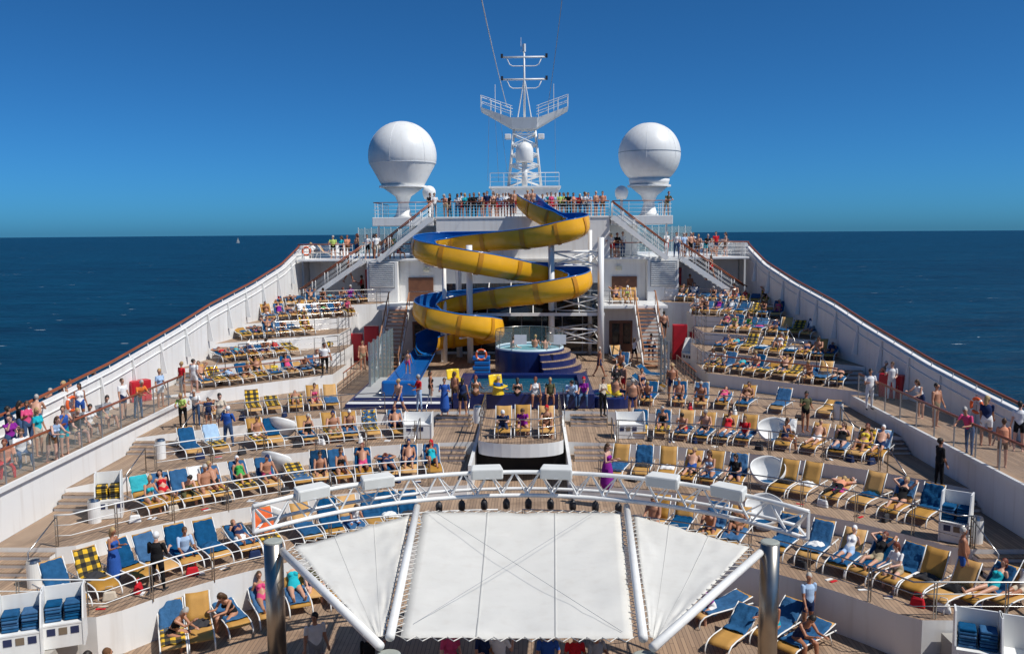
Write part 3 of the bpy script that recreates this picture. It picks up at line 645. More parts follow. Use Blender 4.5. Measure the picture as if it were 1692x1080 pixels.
for sx in (-1, 1):
    MB().hexa([(sx*.9, 0, 6.95), (sx*3.4, .3, 8.35), (sx*3.4, 1.2, 8.35), (sx*.9, 1.5, 6.95), (sx*.9, -.2, 7.7), (sx*3.45, .2, 8.65), (sx*3.45, 1.3, 8.65), (sx*.9, 1.6, 7.7)]).build('wing', WHITE, mast)
    for yy_ in (-.1, 1.5):
        for hh in (.45, .9): MB().tube([(sx*.95, yy_, 7.75+hh), (sx*3.42, yy_*.6+.3, 8.65+hh), ], .025, 6).build('rail', WHITE, mast)
        for i in range(4): MB().tube([(sx*(1.1+.77*i), yy_*.8+.1, 7.78+.28*i), (sx*(1.1+.77*i), yy_*.8+.1, 8.7+.28*i)], .022, 6).build('rail_post', WHITE, mast)
    MB().tube([(sx*3.42, .2, 9.55), (sx*3.42, 1.3, 9.55)], .025, 6).build('rail', WHITE, mast)
    MB().tube([(sx*2.3, .5, 8.2), (sx*2.3, .5, 10.4)], .025, 6).build('antenna', WHITE, mast)
    MB().box(sx*1.55-.5*(sx > 0), sx*1.55+.5*(sx < 0), -.3, .2, 6.1, 6.5).build('radar_unit', WHITE, mast, bevel=.05)
    MB().tube([(sx*.55, .7, 7.75), (.0, .7, 11)], .05, 6).build('strut', WHITE, mast)
MB().tube([(0, .7, 7.7), (0, .7, 13.5)], [.1, .06], 8).build('pole', WHITE, mast, smooth=True); MB().tube([(-.25, .7, 12.9), (-.25, .7, 14.0)], .02, 6).build('antenna', WHITE, mast)
MB().tube([(0, .7, 12.9), (0, .7, 13.5)], .13, 8).build('lamp_cage', LOUV, mast)
for zc in (10.8, 12.5):
    MB().tube([(-1.7, .7, zc), (1.7, .7, zc)], .075, 8).build('crossbar', WHITE, mast, smooth=True)
    MB().tube([(-1.4, .7, zc), (-1.15, .7, zc-.55), (-.9, .7, zc-.68), (.9, .7, zc-.68), (1.15, .7, zc-.55), (1.4, .7, zc)], .04, 6).build('lower_bar', WHITE, mast, smooth=True)
    for sx in (-1, 1): MB().box(sx*1.75-.09, sx*1.75+.09, .6, .8, zc-.05, zc+.25).build('lamp', DARKM, mast)
MB().lathe([(.62, 4.25), (.68, 4.35), (.68, 5.1)]+[(.68*math.cos(R(a)), 5.1+.72*math.sin(R(a))) for a in range(10, 86, 10)]+[(.01, 5.82)], 24, (0, -1., 0)).build('dome', WHITE, mast, smooth=True)
MB().tube([(0, -1, 2.4), (0, -1, 4.3)], .22, 10).build('dome_post', WHITE, mast, smooth=True)
rail([(-2.5, 68.3, 14.7), (2.8, 68.3, 14.7)], 1., 'white railing on the mast base house', posts=1.1, top=WHITE, post=WHITE)
# rigging wires up to a point above the viewer
for (x0, x1, lb) in ((800, 838, 'left rigging line rising from the mast platform'), (926, 905, 'right rigging line rising from the mast platform')):
    p0 = ay(x1, 178, 70); p1 = p0+(ay(x0, -30, 45)-p0)*2.6; pts_ = [p0+(p1-p0)*t+Vector((0, 0, -1.6*math.sin(math.pi*t))) for t in [i/14 for i in range(15)]]
    tag(MB().tube(pts_, .03 if x0 < 850 else .018, 5).build('rigging_line', LOUV if x0 < 850 else GREYM), lb, 'wire')
for i, x_ in enumerate((808, 818, 826, 917)):
    p0 = ay(x_, 190, 70); p1 = ay(x_+(-2, 6, 14, 1)[i], 300, 70)
    tag(MB().tube([p0, p1], .012, 4).build('halyard', GREYM), f'thin halyard hanging below the mast platform, {["far left", "second", "third", "right"][i]} one', 'wire')
sb = az(393, 401, SEAZ); sb = Vector((sb.x, sb.y, SEAZ-(sb.x**2+sb.y**2)/(2*6.371e6)))
t = thing('sailboat', 'tiny white sailboat far off near the left horizon', 'sailboat', sb)
MB().hexa([(-5, -1, 0), (5, -1, 0), (5, 1, 0), (-5, 1, 0), (-6, -1.5, 1.6), (7, -.6, 1.6), (7, .6, 1.6), (-6, 1.5, 1.6)]).build('hull', WHITE, t)
MB().add([(-4, 0, 3), (1, 0, 3), (1, 0, 19)], [(0, 1, 2)]).build('mainsail', CREAM, t, solid=.1); MB().add([(1.5, 0, 3), (6.5, .3, 2.5), (1.5, 0, 16)], [(0, 1, 2)]).build('jib', CREAM, t, solid=.1)
MB().tube([(1.2, 0, 1.6), (1.2, 0, 20)], .15, 6).build('mast', WHITE, t)
# ------------------------------------------------------------------ stage: truss, canopy
TRC, TRR, STX = 15.2, 8.45, .45
def tc(x, dr=0): return TRC+math.sqrt(max(.1, (TRR+dr)**2-x*x))   # x from the stage centre line
tr = thing('lighting_truss', 'curved white steel lighting truss over the stage', 'truss', (STX, 22, 0)); to = tr.location
def tp(x, z, dr=0): return Vector((x, tc(x, dr)-to.y, z))
X = [-6.5+13.3*i/38 for i in range(39)]
MB().tube([tp(x, 4.68) for x in X], .06, 8).build('top_chord', WHITE, tr, smooth=True)
MB().tube([tp(x, 4.02) for x in X], .06, 8).build('bottom_chord', WHITE, tr, smooth=True)
MB().tube([tp(x, 4.06, .5) for x in X], .05, 8).build('rear_chord', WHITE, tr, smooth=True)
for i in range(38):
    a, b = X[i], X[i+1]
    MB().tube([tp(a, 4.02 if i % 2 else 4.68), tp(b, 4.68 if i % 2 else 4.02)], .024, 6).build('brace', WHITE, tr)
    MB().tube([tp(a, 4.06 if i % 2 else 4.68, .5 if i % 2 else 0), tp(b, 4.68 if i % 2 else 4.06, 0 if i % 2 else .5)], .02, 6).build('brace', WHITE, tr)
    if i % 2: MB().tube([tp(a, 4.02), tp(a, 4.06, .5)], .028, 6).build('brace', WHITE, tr)
for x in (X[0], X[-1]):
    MB().tube([tp(x, 4.02), tp(x, 4.68), tp(x, 4.06, .5), tp(x, 4.02)], .04, 6).build('end_frame', WHITE, tr)
for i, (x_, y_) in enumerate(((502, 823), (615, 803), (802, 787), (921, 791), (1108, 812), (1228, 838))):
    c = az(x_, y_, 4.78); yy_ = tc(c.x-STX); an = -math.asin(max(-1, min(1, (c.x-STX)/TRR)))
    t = thing('speaker', f'white horn loudspeaker on the stage truss, number {["one", "two", "three", "four", "five", "six"][i]} from left', 'speaker', (c.x, yy_-.12, 4.55), an, 'loudspeakers along the stage truss'); t.scale = (.86, .8, .84)
    MB().hexa([(-.52, -.22, 0), (.52, -.22, 0), (.46, .25, .05), (-.46, .25, .05), (-.52, -.28, .38), (.52, -.28, .38), (.46, .25, .42), (-.46, .25, .42)]).build('cabinet', mat('speaker_white', (.70, .70, .67), .5), t, bevel=.05)
    MB().box(-.46, .46, -.275, -.25, .05, .33).build('grille', mat('speaker_grille', (.58, .58, .55), .7), t); MB().box(-.06, .06, -.282, -.276, .06, .08).build('badge', LOUV, t)
for i in range(9):
    x = -2.3+i*.62; t = thing('stage_lamp', f'black stage spotlight hanging under the truss, {["first","second","third","fourth","fifth","sixth","seventh","eighth","ninth"][i]} from left', 'spotlight', (x+STX, tc(x, .3), 3.98), random.uniform(-.4, .4), 'spotlights under the truss')
    MB().tube([(0, 0, 0), (0, 0, -.15)], .02, 6).build('yoke', DARKM, t); MB().lathe([(.06, -.42), (.095, -.4), (.1, -.24), (.06, -.16), (.04, -.15)], 14).build('housing', DARKM, t, smooth=True); MB().lathe([(.08, -.432), (.08, -.422)], 14).build('lens', STEEL, t)
for s in (-1, 1):
    for nm_, x, y, h, r in (('outer', s*5.9, 20.15, 3.94, .225), ('inner', s*2.35, 15.35, 3.52, .23)):
        PST = mat('pillar_steel', (.40, .365, .32), .3, 1., var=.25, vscale=2, streak=.2); t = thing('steel_pillar', f'polished steel {nm_} pillar of the stage canopy, {side[s]} side', 'pillar', (x+STX, y, 0))  # brown tone and streaks paint the deck's reflection into the steel
        MB().lathe([(r, 0), (r, h)], 32).build('shaft', PST, t, smooth=False); MB().lathe([(r*.98, h+.001), (r*.98, h+.04), (r*.8, h+.06)], 32).build('cap', mat('pillar_cap', (.34, .36, .32), .5), t)
        for pl_ in t.children if False else []: pass
for o in bpy.data.objects:
    if o.name.startswith('shaft'): o.data.polygons.foreach_set('use_smooth', [len(p.vertices) == 4 for p in o.data.polygons])
fr_ = thing('canopy_frame', 'white tubular frame between the stage shade sails', 'frame', (0, 19, 3.8)); fo = fr_.location
tubes = {}
for s in (-1, 1):
    a = Vector((s*2.85+STX, tc(2.85)+.05, 3.85)); b = Vector((s*2.35+STX, 15.55, 3.8)); tubes[(s, 'in')] = (a, b); MB().tube([a-fo, b-fo], .09, 10).build('tube', WHITE, fr_, smooth=True)
    a = Vector((s*5.75+STX, 20.2, 3.75)); b = Vector((s*2.5+STX, 15.35, 3.72)); tubes[(s, 'out')] = (a, b); MB().tube([a-fo, b-fo], .09, 10).build('tube', WHITE, fr_, smooth=True)
def sail(label, c4, sag):
    c4 = [v+Vector((STX, 0, 0)) for v in c4]; t = thing('shade_sail', label, 'shade sail', (c4[0]+c4[2])/2); o = t.location; a, b, c, d = c4
    def f(u, v):
        p = (a*(1-u)+b*u)*(1-v)+(d*(1-u)+c*u)*v; k = math.sin(math.pi*u)*math.sin(math.pi*v)
        p = p+Vector((0, 0, -sag*k+.035*noise.noise(Vector((u*2.2+v*1.5, v*7, len(label))))+.05*(1-k)*noise.noise(Vector((u*9, v*9, 3))))); ce = (a+b+c+d)/4; e = max(abs(u-.5), abs(v-.5))*2
        return p-o
    MB().grid(f, 24, 24).build('cloth', CREAM, t, smooth=True, solid=.006)
    for us in (.33, .67): MB().grid(lambda u, v: Vector(f(us+(u-.5)*.012, v))+Vector((0, 0, .0045)), 1, 24).build('seam', mat('seam_cloth', (.58, .57, .53), .85), t, smooth=True, solid=.001)
    E_ = [(a, b), (b, c), (c, d), (d, a)]; ce = (a+b+c+d)/4
    for p, q in E_:
        L_ = (q-p).length
        if L_ < .5: continue
        n_ = int(L_/.28); pts_ = []
        for i in range(n_*2+1):
            m_ = p+(q-p)*(i/(2*n_)); out = (m_-ce); out.z = 0; nrm = (q-p).cross(Vector((0, 0, 1))).normalized()
            if nrm.dot(out) < 0: nrm = -nrm
            pts_.append(m_+nrm*(.15 if i % 2 else -.03)+Vector((0, 0, .012))-o)
        MB().tube(pts_, .012, 4).build('lacing', CREAM, t)
    return t
zc_ = 3.72
sail('large white central shade sail over the stage', [Vector((-2.68, 23.05, zc_)), Vector((2.68, 23.05, zc_)), Vector((2.18, 15.7, zc_)), Vector((-2.18, 15.7, zc_))], .12)
for s in (-1, 1):
    c4 = [Vector((s*5.5, 20.45, zc_)), Vector((s*3.0, 22.85, zc_)), Vector((s*2.5, 15.75, zc_)), Vector((s*2.68, 15.7, zc_))]
    if s > 0: c4 = [c4[1], c4[0], c4[3], c4[2]]
    sail(f'white triangular shade sail on the {side[s]} of the stage', c4, .08)
tag(MB().tube([(-2.05, 22.9, 3.9), (2.45, 15.9, 3.76)], .005, 4).build('stay_wire', GREYM), 'thin wire crossing the central sail from rear left', 'wire')
tag(MB().tube([(2.45, 22.7, 3.9), (-1.55, 16.2, 3.76)], .005, 4).build('stay_wire', GREYM), 'thin wire crossing the central sail from rear right', 'wire')
# ------------------------------------------------------------------ furniture prototypes
def lounger_proto(ang):
    t = thing('sun_lounger', 'x', 'sun lounger', (0, -500, -500)); w_ = .31
    ca, sa = math.cos(R(ang)), math.sin(R(ang))
    MB().grid(lambda u, v: (-w_+2*w_*v, -.98+1.1*u, .375-.10*max(0, (.28-u)/.28)**2+.012*math.sin(v*math.pi)*-1), 10, 4).build('seat', OCHRE, t, smooth=True, solid=.018)
    MB().grid(lambda u, v: (-w_+2*w_*v, .14+.82*u*ca, .375+.82*u*sa-.02*math.sin(v*math.pi)), 4, 4).build('backrest', OCHRE, t, smooth=True, solid=.018)
    for sx in (-1, 1):
        x = sx*(w_+.025)
        MB().tube([(x, -1.06, 0.0), (x, -1.08, .12), (x, -1.03, .24), (x, -.88, .34), (x, -.6, .375), (x, .2, .375), (x, .95, .37)], .022, 6).build('side_rail', WHITE, t, smooth=True)
        MB().tube([(x, .62, .37), (x, .78, 0)], .02, 6).build('leg', WHITE, t, smooth=True)
        MB().tube([(x, .14, .375), (x, .14+.82*ca, .375+.82*sa)], .018, 6).build('back_frame', WHITE, t, smooth=True)
    return t
LP = {a: lounger_proto(a) for a in (14, 35, 52, 62)}
LK = {a: proto_children(o) for a, o in LP.items()}
def towel_mesh(ang, kind, m):
    ca, sa = math.cos(R(ang)), math.sin(R(ang)); L0, L1 = dict(full=(-.75, .86), back=(-.15, .88), seat=(-.9, .2), top=(.35, .9), pile=(-.3, .1))[kind]
    def f(u, v):
        s = L0+(L1-L0)*u; x = -.335+.67*v
        if s < .14: y, z = s, .40-.10*max(0, (-.68-s)/.3)**2
        else: y, z = .14+(s-.14)*ca, .40+(s-.14)*sa
        h = .02+.05*abs(noise.noise(Vector((x*5+ang, s*3.5, len(kind)*3.1))))+.02*noise.noise(Vector((x*13, s*11, ang)))
        drop = 0
        if abs(v-.5) > .46: drop = -.10-.06*noise.noise(Vector((s*5, v, ang)))
        return (x*(1+.14*noise.noise(Vector((s*3, 1, ang)))), y-(h*sa if s > .14 else 0), z+h+drop)
    if kind == 'pile':
        def f(u, v):
            k = math.sin(math.pi*u)**.6*math.sin(math.pi*v)**.6; return (-.28+.56*v+.05*noise.noise(Vector((u*4, v*3, 1))), -.35+.5*u+.05*noise.noise(Vector((v*4, u*3, 7))), .39+k*(.12+.09*noise.noise(Vector((u*5, v*5, 3)))))
    mb = MB(); mb.grid(f, 18, 14); return mb.mesh('towel', m)
TM = {}
def towel(kind, ang, mt, loc, rz, label, group='towels on the loungers'):
    k = (kind, ang, mt.name)
    if k not in TM:
        me = towel_mesh(ang, kind, mt); me.polygons.foreach_set('use_smooth', [True]*len(me.polygons)); TM[k] = me
    o = bpy.data.objects.new('towel', TM[k]); C.objects.link(o); o.location = loc; o.rotation_euler = (0, 0, rz); tag(o, label, 'towel', group); md = o.modifiers.new('s', 'SOLIDIFY'); md.thickness = .012; md.offset = 1
    return o
# ------------------------------------------------------------------ people
REG = ['skin', 'hair', 'pelvis', 'belly', 'bust', 'upper', 'uarm1', 'uarm2', 'thigh1', 'thigh2', 'shin', 'foot', 'eye', 'skirt']
def build_body(name, pose, sex='m', fat=0., skirt=False, scale=1.):
    prims = []; mb = MB()
    def tube(lab, pts, rs, n_=12):
        pts = [Vector(p) for p in pts]; mb.tube(pts, rs, n_)
        for p, r in ((pts[0], rs[0]), (pts[-1], rs[-1])): ball(p, r*.97)
        for i in range(len(pts)-1): prims.append((lab if isinstance(lab, str) else lab[i], pts[i], pts[i+1], rs[i], rs[i+1]))
    def ball(p, r, lab=None, sx=1, sy=1, sz=1, mtx=None):
        n0 = len(mb.v); k = 10; q = 7; vs = []; fs = []
        for i in range(q+1):
            a = -math.pi/2+math.pi*i/q
            for j in range(k):
                b = 2*math.pi*j/k; v = Vector((r*sx*math.cos(a)*math.cos(b), r*sy*math.cos(a)*math.sin(b), r*sz*math.sin(a)))
                if mtx: v = mtx @ v
                vs.append(Vector(p)+v)
        for i in range(q):
            for j in range(k): fs.append((i*k+j, i*k+(j+1) % k, (i+1)*k+(j+1) % k, (i+1)*k+j))
        mb.add(vs, fs)
        if lab: prims.append((lab, Vector(p)-Vector((0, 0, .001)), Vector(p)+Vector((0, 0, .001)), r*(sx+sy+sz)/3, r*(sx+sy+sz)/3))
    g = pose.get
    f = sex == 'f'; sh = .165 if f else .195; hw = .095
    pz = g('pz', .92); pel = Vector((0, g('py', 0), pz)); tp_ = R(g('torso', 0)); tp2 = R(g('torso2', g('torso', 0)))
    d1 = Vector((0, -math.sin(tp_), math.cos(tp_))); d2 = Vector((0, -math.sin(tp2), math.cos(tp2)))
    waist = pel+d1*.2; nb = waist+d2*.32
    X = Vector((1, 0, 0))
    rings = ([(-.10, .12, .10), (.0, .168, .125), (.1, .165, .12), (.2, .15, .105), (.32, .165, .12), (.41, .18, .12), (.48, .125, .085), (.53, .065, .06)] if not f else
             [(-.10, .125, .11), (.0, .178, .13), (.1, .16, .118), (.19, .128, .098), (.32, .145, .112), (.41, .15, .10), (.48, .105, .075), (.53, .055, .055)])
    o = len(mb.v); n_ = 16
    for t, rx, ry in rings:
        p = pel+d1*t if t <= .2 else waist+d2*(t-.2); d = d1 if t < .2 else d2; dep = Vector((0, d.z, -d.y)); bl = fat*math.exp(-((t-.16)/.13)**2)
        for k in range(n_):
            a = 2*math.pi*k/n_; c_, s_ = math.cos(a), math.sin(a); mb.v.append(tuple(p+X*(rx+bl*.35)*c_+dep*(ry*s_+(-bl if s_ < 0 else bl*.15)*abs(s_))))
    for i in range(len(rings)-1):
        for k in range(n_): mb.f.append([o+i*n_+k, o+i*n_+(k+1) % n_, o+(i+1)*n_+(k+1) % n_, o+(i+1)*n_+k]); mb.mi.append(0)
    mb.f.append([o+k for k in range(n_)][::-1]); mb.mi.append(0); mb.f.append([o+(len(rings)-1)*n_+k for k in range(n_)]); mb.mi.append(0)
    prims.append(('pelvis', pel-d1*.06+X*-.05, pel+d1*.05-X*.05, .13, .12)); prims.append(('pelvis', pel-d1*.06+X*.05, pel+d1*.05+X*.05, .13, .12))
    prims.append(('belly', pel+d1*.1, waist+d2*.05, .12+fat*.7, .11)); prims.append(('bust', waist+d2*.09-X*.05, waist+d2*.17-X*.05, .115, .11)); prims.append(('bust', waist+d2*.09+X*.05, waist+d2*.17+X*.05, .115, .11)); prims.append(('upper', waist+d2*.22-X*.08, waist+d2*.22+X*.08, .095, .095)); prims.append(('upper', waist+d2*.25, waist+d2*.28, .085, .07))
    dep2 = Vector((0, d2.z, -d2.y))
    if f:
        for sx in (-1, 1): ball(waist+d2*.125+X*sx*.07-dep2*.085, .068, 'bust')
    # head
    hp_ = R(g('head', 0)); hd = Vector((0, -math.sin(hp_), math.cos(hp_))); nk = nb+d2*.01; ht = nk+(d2+hd).normalized()*.09
    tube('skin', [nb-d2*.03, ht], [.058 if not f else .048, .05 if not f else .044], 10)
    hc = ht+hd*.095; rot = Matrix.Rotation(hp_, 3, 'X'); fwd_ = rot @ Vector((0, -1, 0)); yaw = Matrix.Rotation(R(g('hyaw', 0)), 3, hd); fwd_ = yaw @ fwd_; rm = yaw @ rot
    ball(hc-fwd_*.0, 1, None, .076, .095, .112, rm); prims.append(('skin', hc+fwd_*.045-hd*.05, hc+fwd_*.05+hd*.02, .062, .055))
    ball(hc-hd*.06+fwd_*.03, .055, None, .9, 1, .8, rm)
    hair_c = hc+hd*.022-fwd_*.024; ball(hair_c, 1, None, .086, .096, .108, rm); prims.append(('hair', hair_c+hd*.02-fwd_*.015, hair_c+hd*.035+fwd_*.02, .086, .086)); prims.append(('hair', hair_c-fwd_*.03-hd*.05, hair_c, .085, .088))
    if f and not pose.get('short'): tube('hair', [hc-fwd_*.06, hc-fwd_*.085-hd*.12, hc-fwd_*.08-hd*.2], [.07, .06, .035], 10)
    ball(hc+fwd_*.098-hd*.015, .017, 'skin')
    for sx in (-1, 1):
        rx_ = rm @ X
        ball(hc+rx_*sx*.032+fwd_*.085+hd*.012, .014, 'eye'); ball(hc+rx_*sx*.079-hd*.01, .02, 'skin', .6, 1, 1.4)
    # legs
    for sx, key in ((-1, 'L'), (1, 'R')):
        th = R(g('th'+key, g('th', 0))); kn = R(g('kn'+key, g('kn', 0))); spd = R(g('sp', 4))*sx
        hip = pel+X*sx*hw-d1*.04
        dth = Vector((math.sin(spd), -math.sin(th)*math.cos(spd), -math.cos(th)*math.cos(spd))).normalized(); kp_ = hip+dth*.42
        sa_ = th-kn; spd2 = R(g('sp2', g('sp', 4)*.3))*sx; dsh = Vector((math.sin(spd2), -math.sin(sa_), -math.cos(sa_))).normalized(); an = kp_+dsh*.41
        fa = R(g('foot', 90)) if 'foot' in pose else sa_+R(g('ank', 90)); dft = Vector((sx*.15, -math.sin(fa), -math.cos(fa))).normalized()
        tube(['thigh1', 'thigh2'], [hip, hip+dth*.21, kp_], [.088 if not f else .094, .076, .056], 12)
        tube('shin', [kp_, kp_+dsh*.13, kp_+dsh*.3, an], [.054, .058, .042, .034], 10)
        tube('foot', [an-dft*.05+dsh*.035, an+dft*.06+dsh*.045, an+dft*.15+dsh*.055], [.036, .038, .026], 8)
    # arms
    for sx, key in ((-1, 'L'), (1, 'R')):
        a1 = R(g('ar'+key, g('ar', 5))); ab = R(g('ab'+key, g('ab', 10)))*sx; el = R(g('el'+key, g('el', 15))); inn = R(g('in'+key, g('in', 0)))*-sx
        s0 = waist+d2*.255+X*sx*sh
        a1 += tp2 if pose.get('rel', 0) else 0
        du = Vector((math.sin(ab), -math.sin(a1)*math.cos(ab), -math.cos(a1)*math.cos(ab))).normalized(); ep = s0+du*.28
        a2 = a1+el; ab2 = ab+inn; df = Vector((math.sin(ab2), -math.sin(a2)*math.cos(ab2), -math.cos(a2)*math.cos(ab2))).normalized(); wp = ep+df*.25
        k_ = 1 if not f else .85
        tube(['uarm1', 'uarm2'], [s0-du*.02, s0+du*.16, ep], [.058*k_, .048*k_, .04*k_], 10); tube('skin', [ep, ep+df*.08, wp], [.04*k_, .041*k_, .027*k_], 10)
        side_ = df.cross(Vector((0, 0, 1)));  side_ = side_.normalized() if side_.length > .1 else Vector((0, 1, 0)); nrm = side_.cross(df)
        tube('skin', [wp, wp+df*.05, wp+df*.085], [.026, .036, .034], 8)
        for q in range(4):
            b0 = wp+df*.085+side_*(-.028+.0187*q); L_ = (.065, .078, .072, .055)[q]; tube('skin', [b0, b0+df*L_*.55, b0+df*L_-nrm*.02], [.0105, .0105, .009], 6)
        tube('skin', [wp+df*.03+side_*.03, wp+df*.065+side_*.055, wp+df*.095+side_*.058], [.013, .012, .01], 6)
    if skirt:
        hip = pel+d1*.1; bot = pel+Vector((0, 0, -skirt)); o = len(mb.v); n_ = 20; m_ = 6
        tube('skirt', [hip, hip+(bot-hip)*.35, hip+(bot-hip)*.7, bot], [.15, .2, .22, .24], 18)
    me = mb.mesh(name, [])
    ob = bpy.data.objects.new(name, me); C.objects.link(ob)
    md = ob.modifiers.new('r', 'REMESH'); md.mode = 'VOXEL'; md.voxel_size = .0135; md.use_smooth_shade = True
    ms = ob.modifiers.new('s', 'SMOOTH'); ms.factor = .5; ms.iterations = 2
    dg = bpy.context.evaluated_depsgraph_get(); me2 = bpy.data.meshes.new_from_object(ob.evaluated_get(dg)); bpy.data.objects.remove(ob)
    nv = len(me2.vertices); co = np.empty(nv*3, 'f'); me2.vertices.foreach_get('co', co); co = co.reshape(-1, 3)
    npoly = len(me2.polygons); cen = np.empty(npoly*3, 'f'); me2.polygons.foreach_get('center', cen); cen = cen.reshape(-1, 3)
    best = np.full(npoly, 1e9); lab = np.zeros(npoly, int)
    for l, a, b, ra, rb in prims:
        a = np.array(a); b = np.array(b); d = b-a; t = np.clip(((cen-a)@d)/max(1e-9, d@d), 0, 1); dist = np.linalg.norm(cen-(a+t[:, None]*d), axis=1)-(ra+(rb-ra)*t)
        if l == 'eye': dist = dist-.004
        m_ = dist < best; best[m_] = dist[m_]; lab[m_] = REG.index(l)
    if scale != 1: me2.vertices.foreach_set('co', (co*scale).ravel())
    me2.name = name
    for r_ in REG: me2.materials.append(None)
    me2.polygons.foreach_set('material_index', lab.astype('i')); me2.polygons.foreach_set('use_smooth', [True]*npoly); me2.update()
    return me2
POSES = dict(
    stand=dict(arL=4, arR=8, ab=9, el=14, thL=3, thR=-3, knL=2),
    bent=dict(ar=12, ab=12, el=95, inL=25, inR=25, thL=4, thR=-5, head=12),
    lean=dict(pz=.9, torso=24, torso2=32, head=10, ar=30, ab=16, el=62, inL=38, inR=38, thL=-6, thR=3, kn=2),
    walk=dict(thL=24, knL=8, thR=-16, knR=14, arL=-18, arR=22, el=25, ab=7, pz=.9, torso=3),
    photo=dict(ar=58, ab=14, el=92, inL=30, inR=30, thL=3, thR=-3, head=3),
    sit=dict(pz=.47, torso=6, torso2=12, th=84, kn=80, sp=9, ar=28, ab=8, el=45, inL=10, inR=10, head=14),
    hunch=dict(pz=.47, torso=24, torso2=38, th=82, kn=84, sp=10, ar=52, ab=6, el=50, inL=18, inR=18, head=42),
    recline=dict(pz=.50, py=.08, torso=-40, th=88, kn=4, ank=70, sp=5, arL=-12, arR=2, ab=16, elL=30, elR=45, inL=12, inR=20, head=-8),
    knees=dict(pz=.50, py=.06, torso=-40, thL=122, knL=84, thR=112, knR=70, ank=100, sp=5, ar=15, ab=12, el=70, inL=20, inR=20, head=-4),
    lie=dict(pz=.49, py=.1, torso=-74, torso2=-72, th=88, kn=2, ank=75, sp=6, ar=20, ab=16, el=12, head=-62),
    prone=dict(pz=.49, py=.1, torso=86, torso2=82, th=-90, kn=4, ank=150, sp=6, ar=92, ab=48, el=4, inL=80, inR=80, head=78, hyaw=50),
    armsup=dict(pz=.50, py=.08, torso=-42, thL=100, knL=40, thR=88, knR=4, ank=80, sp=6, ar=172, ab=42, el=95, inL=62, inR=62, head=-14),
    longsit=dict(pz=.49, py=.05, torso=4, torso2=14, th=88, kn=6, ank=75, sp=6, ar=32, ab=10, el=50, inL=14, inR=14, head=22),
)
BODY = {}
PV = {}
for k_, p_ in POSES.items():
    for v_ in range(3):
        q_ = dict(p_); rr = random.Random(hash(k_) % 1000 if False else len(k_)*17+v_)
        if v_:
            for a_ in ('ar', 'el', 'ab', 'th', 'kn', 'in'):
                amp = dict(ar=14, el=22, ab=7, th=5, kn=7, **{'in': 10})[a_]
                for s_ in 'LR': q_[a_+s_] = q_.get(a_+s_, q_.get(a_, dict(ar=5, ab=10, el=15).get(a_, 0)))+rr.uniform(-amp, amp)*(0.5 if a_ in ('th', 'kn') and k_ in ('stand', 'bent', 'photo', 'lean', 'walk') else .4 if k_ in ('prone', 'armsup') else 1)
            q_['hyaw'] = q_.get('hyaw', 0)+rr.choice((-1, 1))*rr.uniform(15, 45); q_['head'] = q_.get('head', 0)+rr.uniform(-8, 8)
        PV[(k_, v_)] = q_
def body(pose, sex, var=''):
    vi = random.randrange(3) if not var else 0
    k = (pose, sex, var, vi)
    if k not in BODY:
        BODY[k] = build_body('person_'+pose, PV[(pose, vi)], sex, .09 if 'fat' in var else (.025 if sex == 'm' else .01), .62 if 'dress' in var else False, .72 if 'kid' in var else 1.)
    return BODY[k]
def cm(name, c): return mat('cloth_'+name, c, .9, var=.12, vscale=8, bump=.2, bscale=30, spec=.15)
COL = dict(white=(.78, .78, .78), black=(.016, .016, .018), navy=(.02, .035, .10), blue=(.03, .10, .38), jeans=(.06, .11, .22), red=(.55, .02, .03), pink=(.66, .08, .2), purple=(.24, .02, .26), green=(.06, .36, .08), lime=(.45, .60, .16), yellow=(.75, .55, .06),
           orange=(.72, .20, .04), khaki=(.42, .34, .22), grey=(.30, .31, .33), olive=(.10, .10, .05), turquoise=(.02, .42, .50), brown=(.16, .08, .04), beige=(.58, .50, .40), lightblue=(.38, .52, .72), salmon=(.70, .30, .18))
SK = [mat('skin_a', (.56, .30, .20), .5, var=.1), mat('skin_b', (.46, .22, .13), .5, var=.1), mat('skin_c', (.36, .15, .08), .5, var=.1), mat('skin_d', (.62, .36, .27), .5, var=.1), mat('skin_e', (.16, .07, .035), .5, var=.1)]
HR = [mat('hair_dark', (.02, .014, .01), .6), mat('hair_brown', (.09, .045, .02), .6), mat('hair_blond', (.42, .28, .12), .6), mat('hair_grey', (.42, .40, .37), .6), mat('hair_auburn', (.16, .035, .015), .6)]
CW = {}
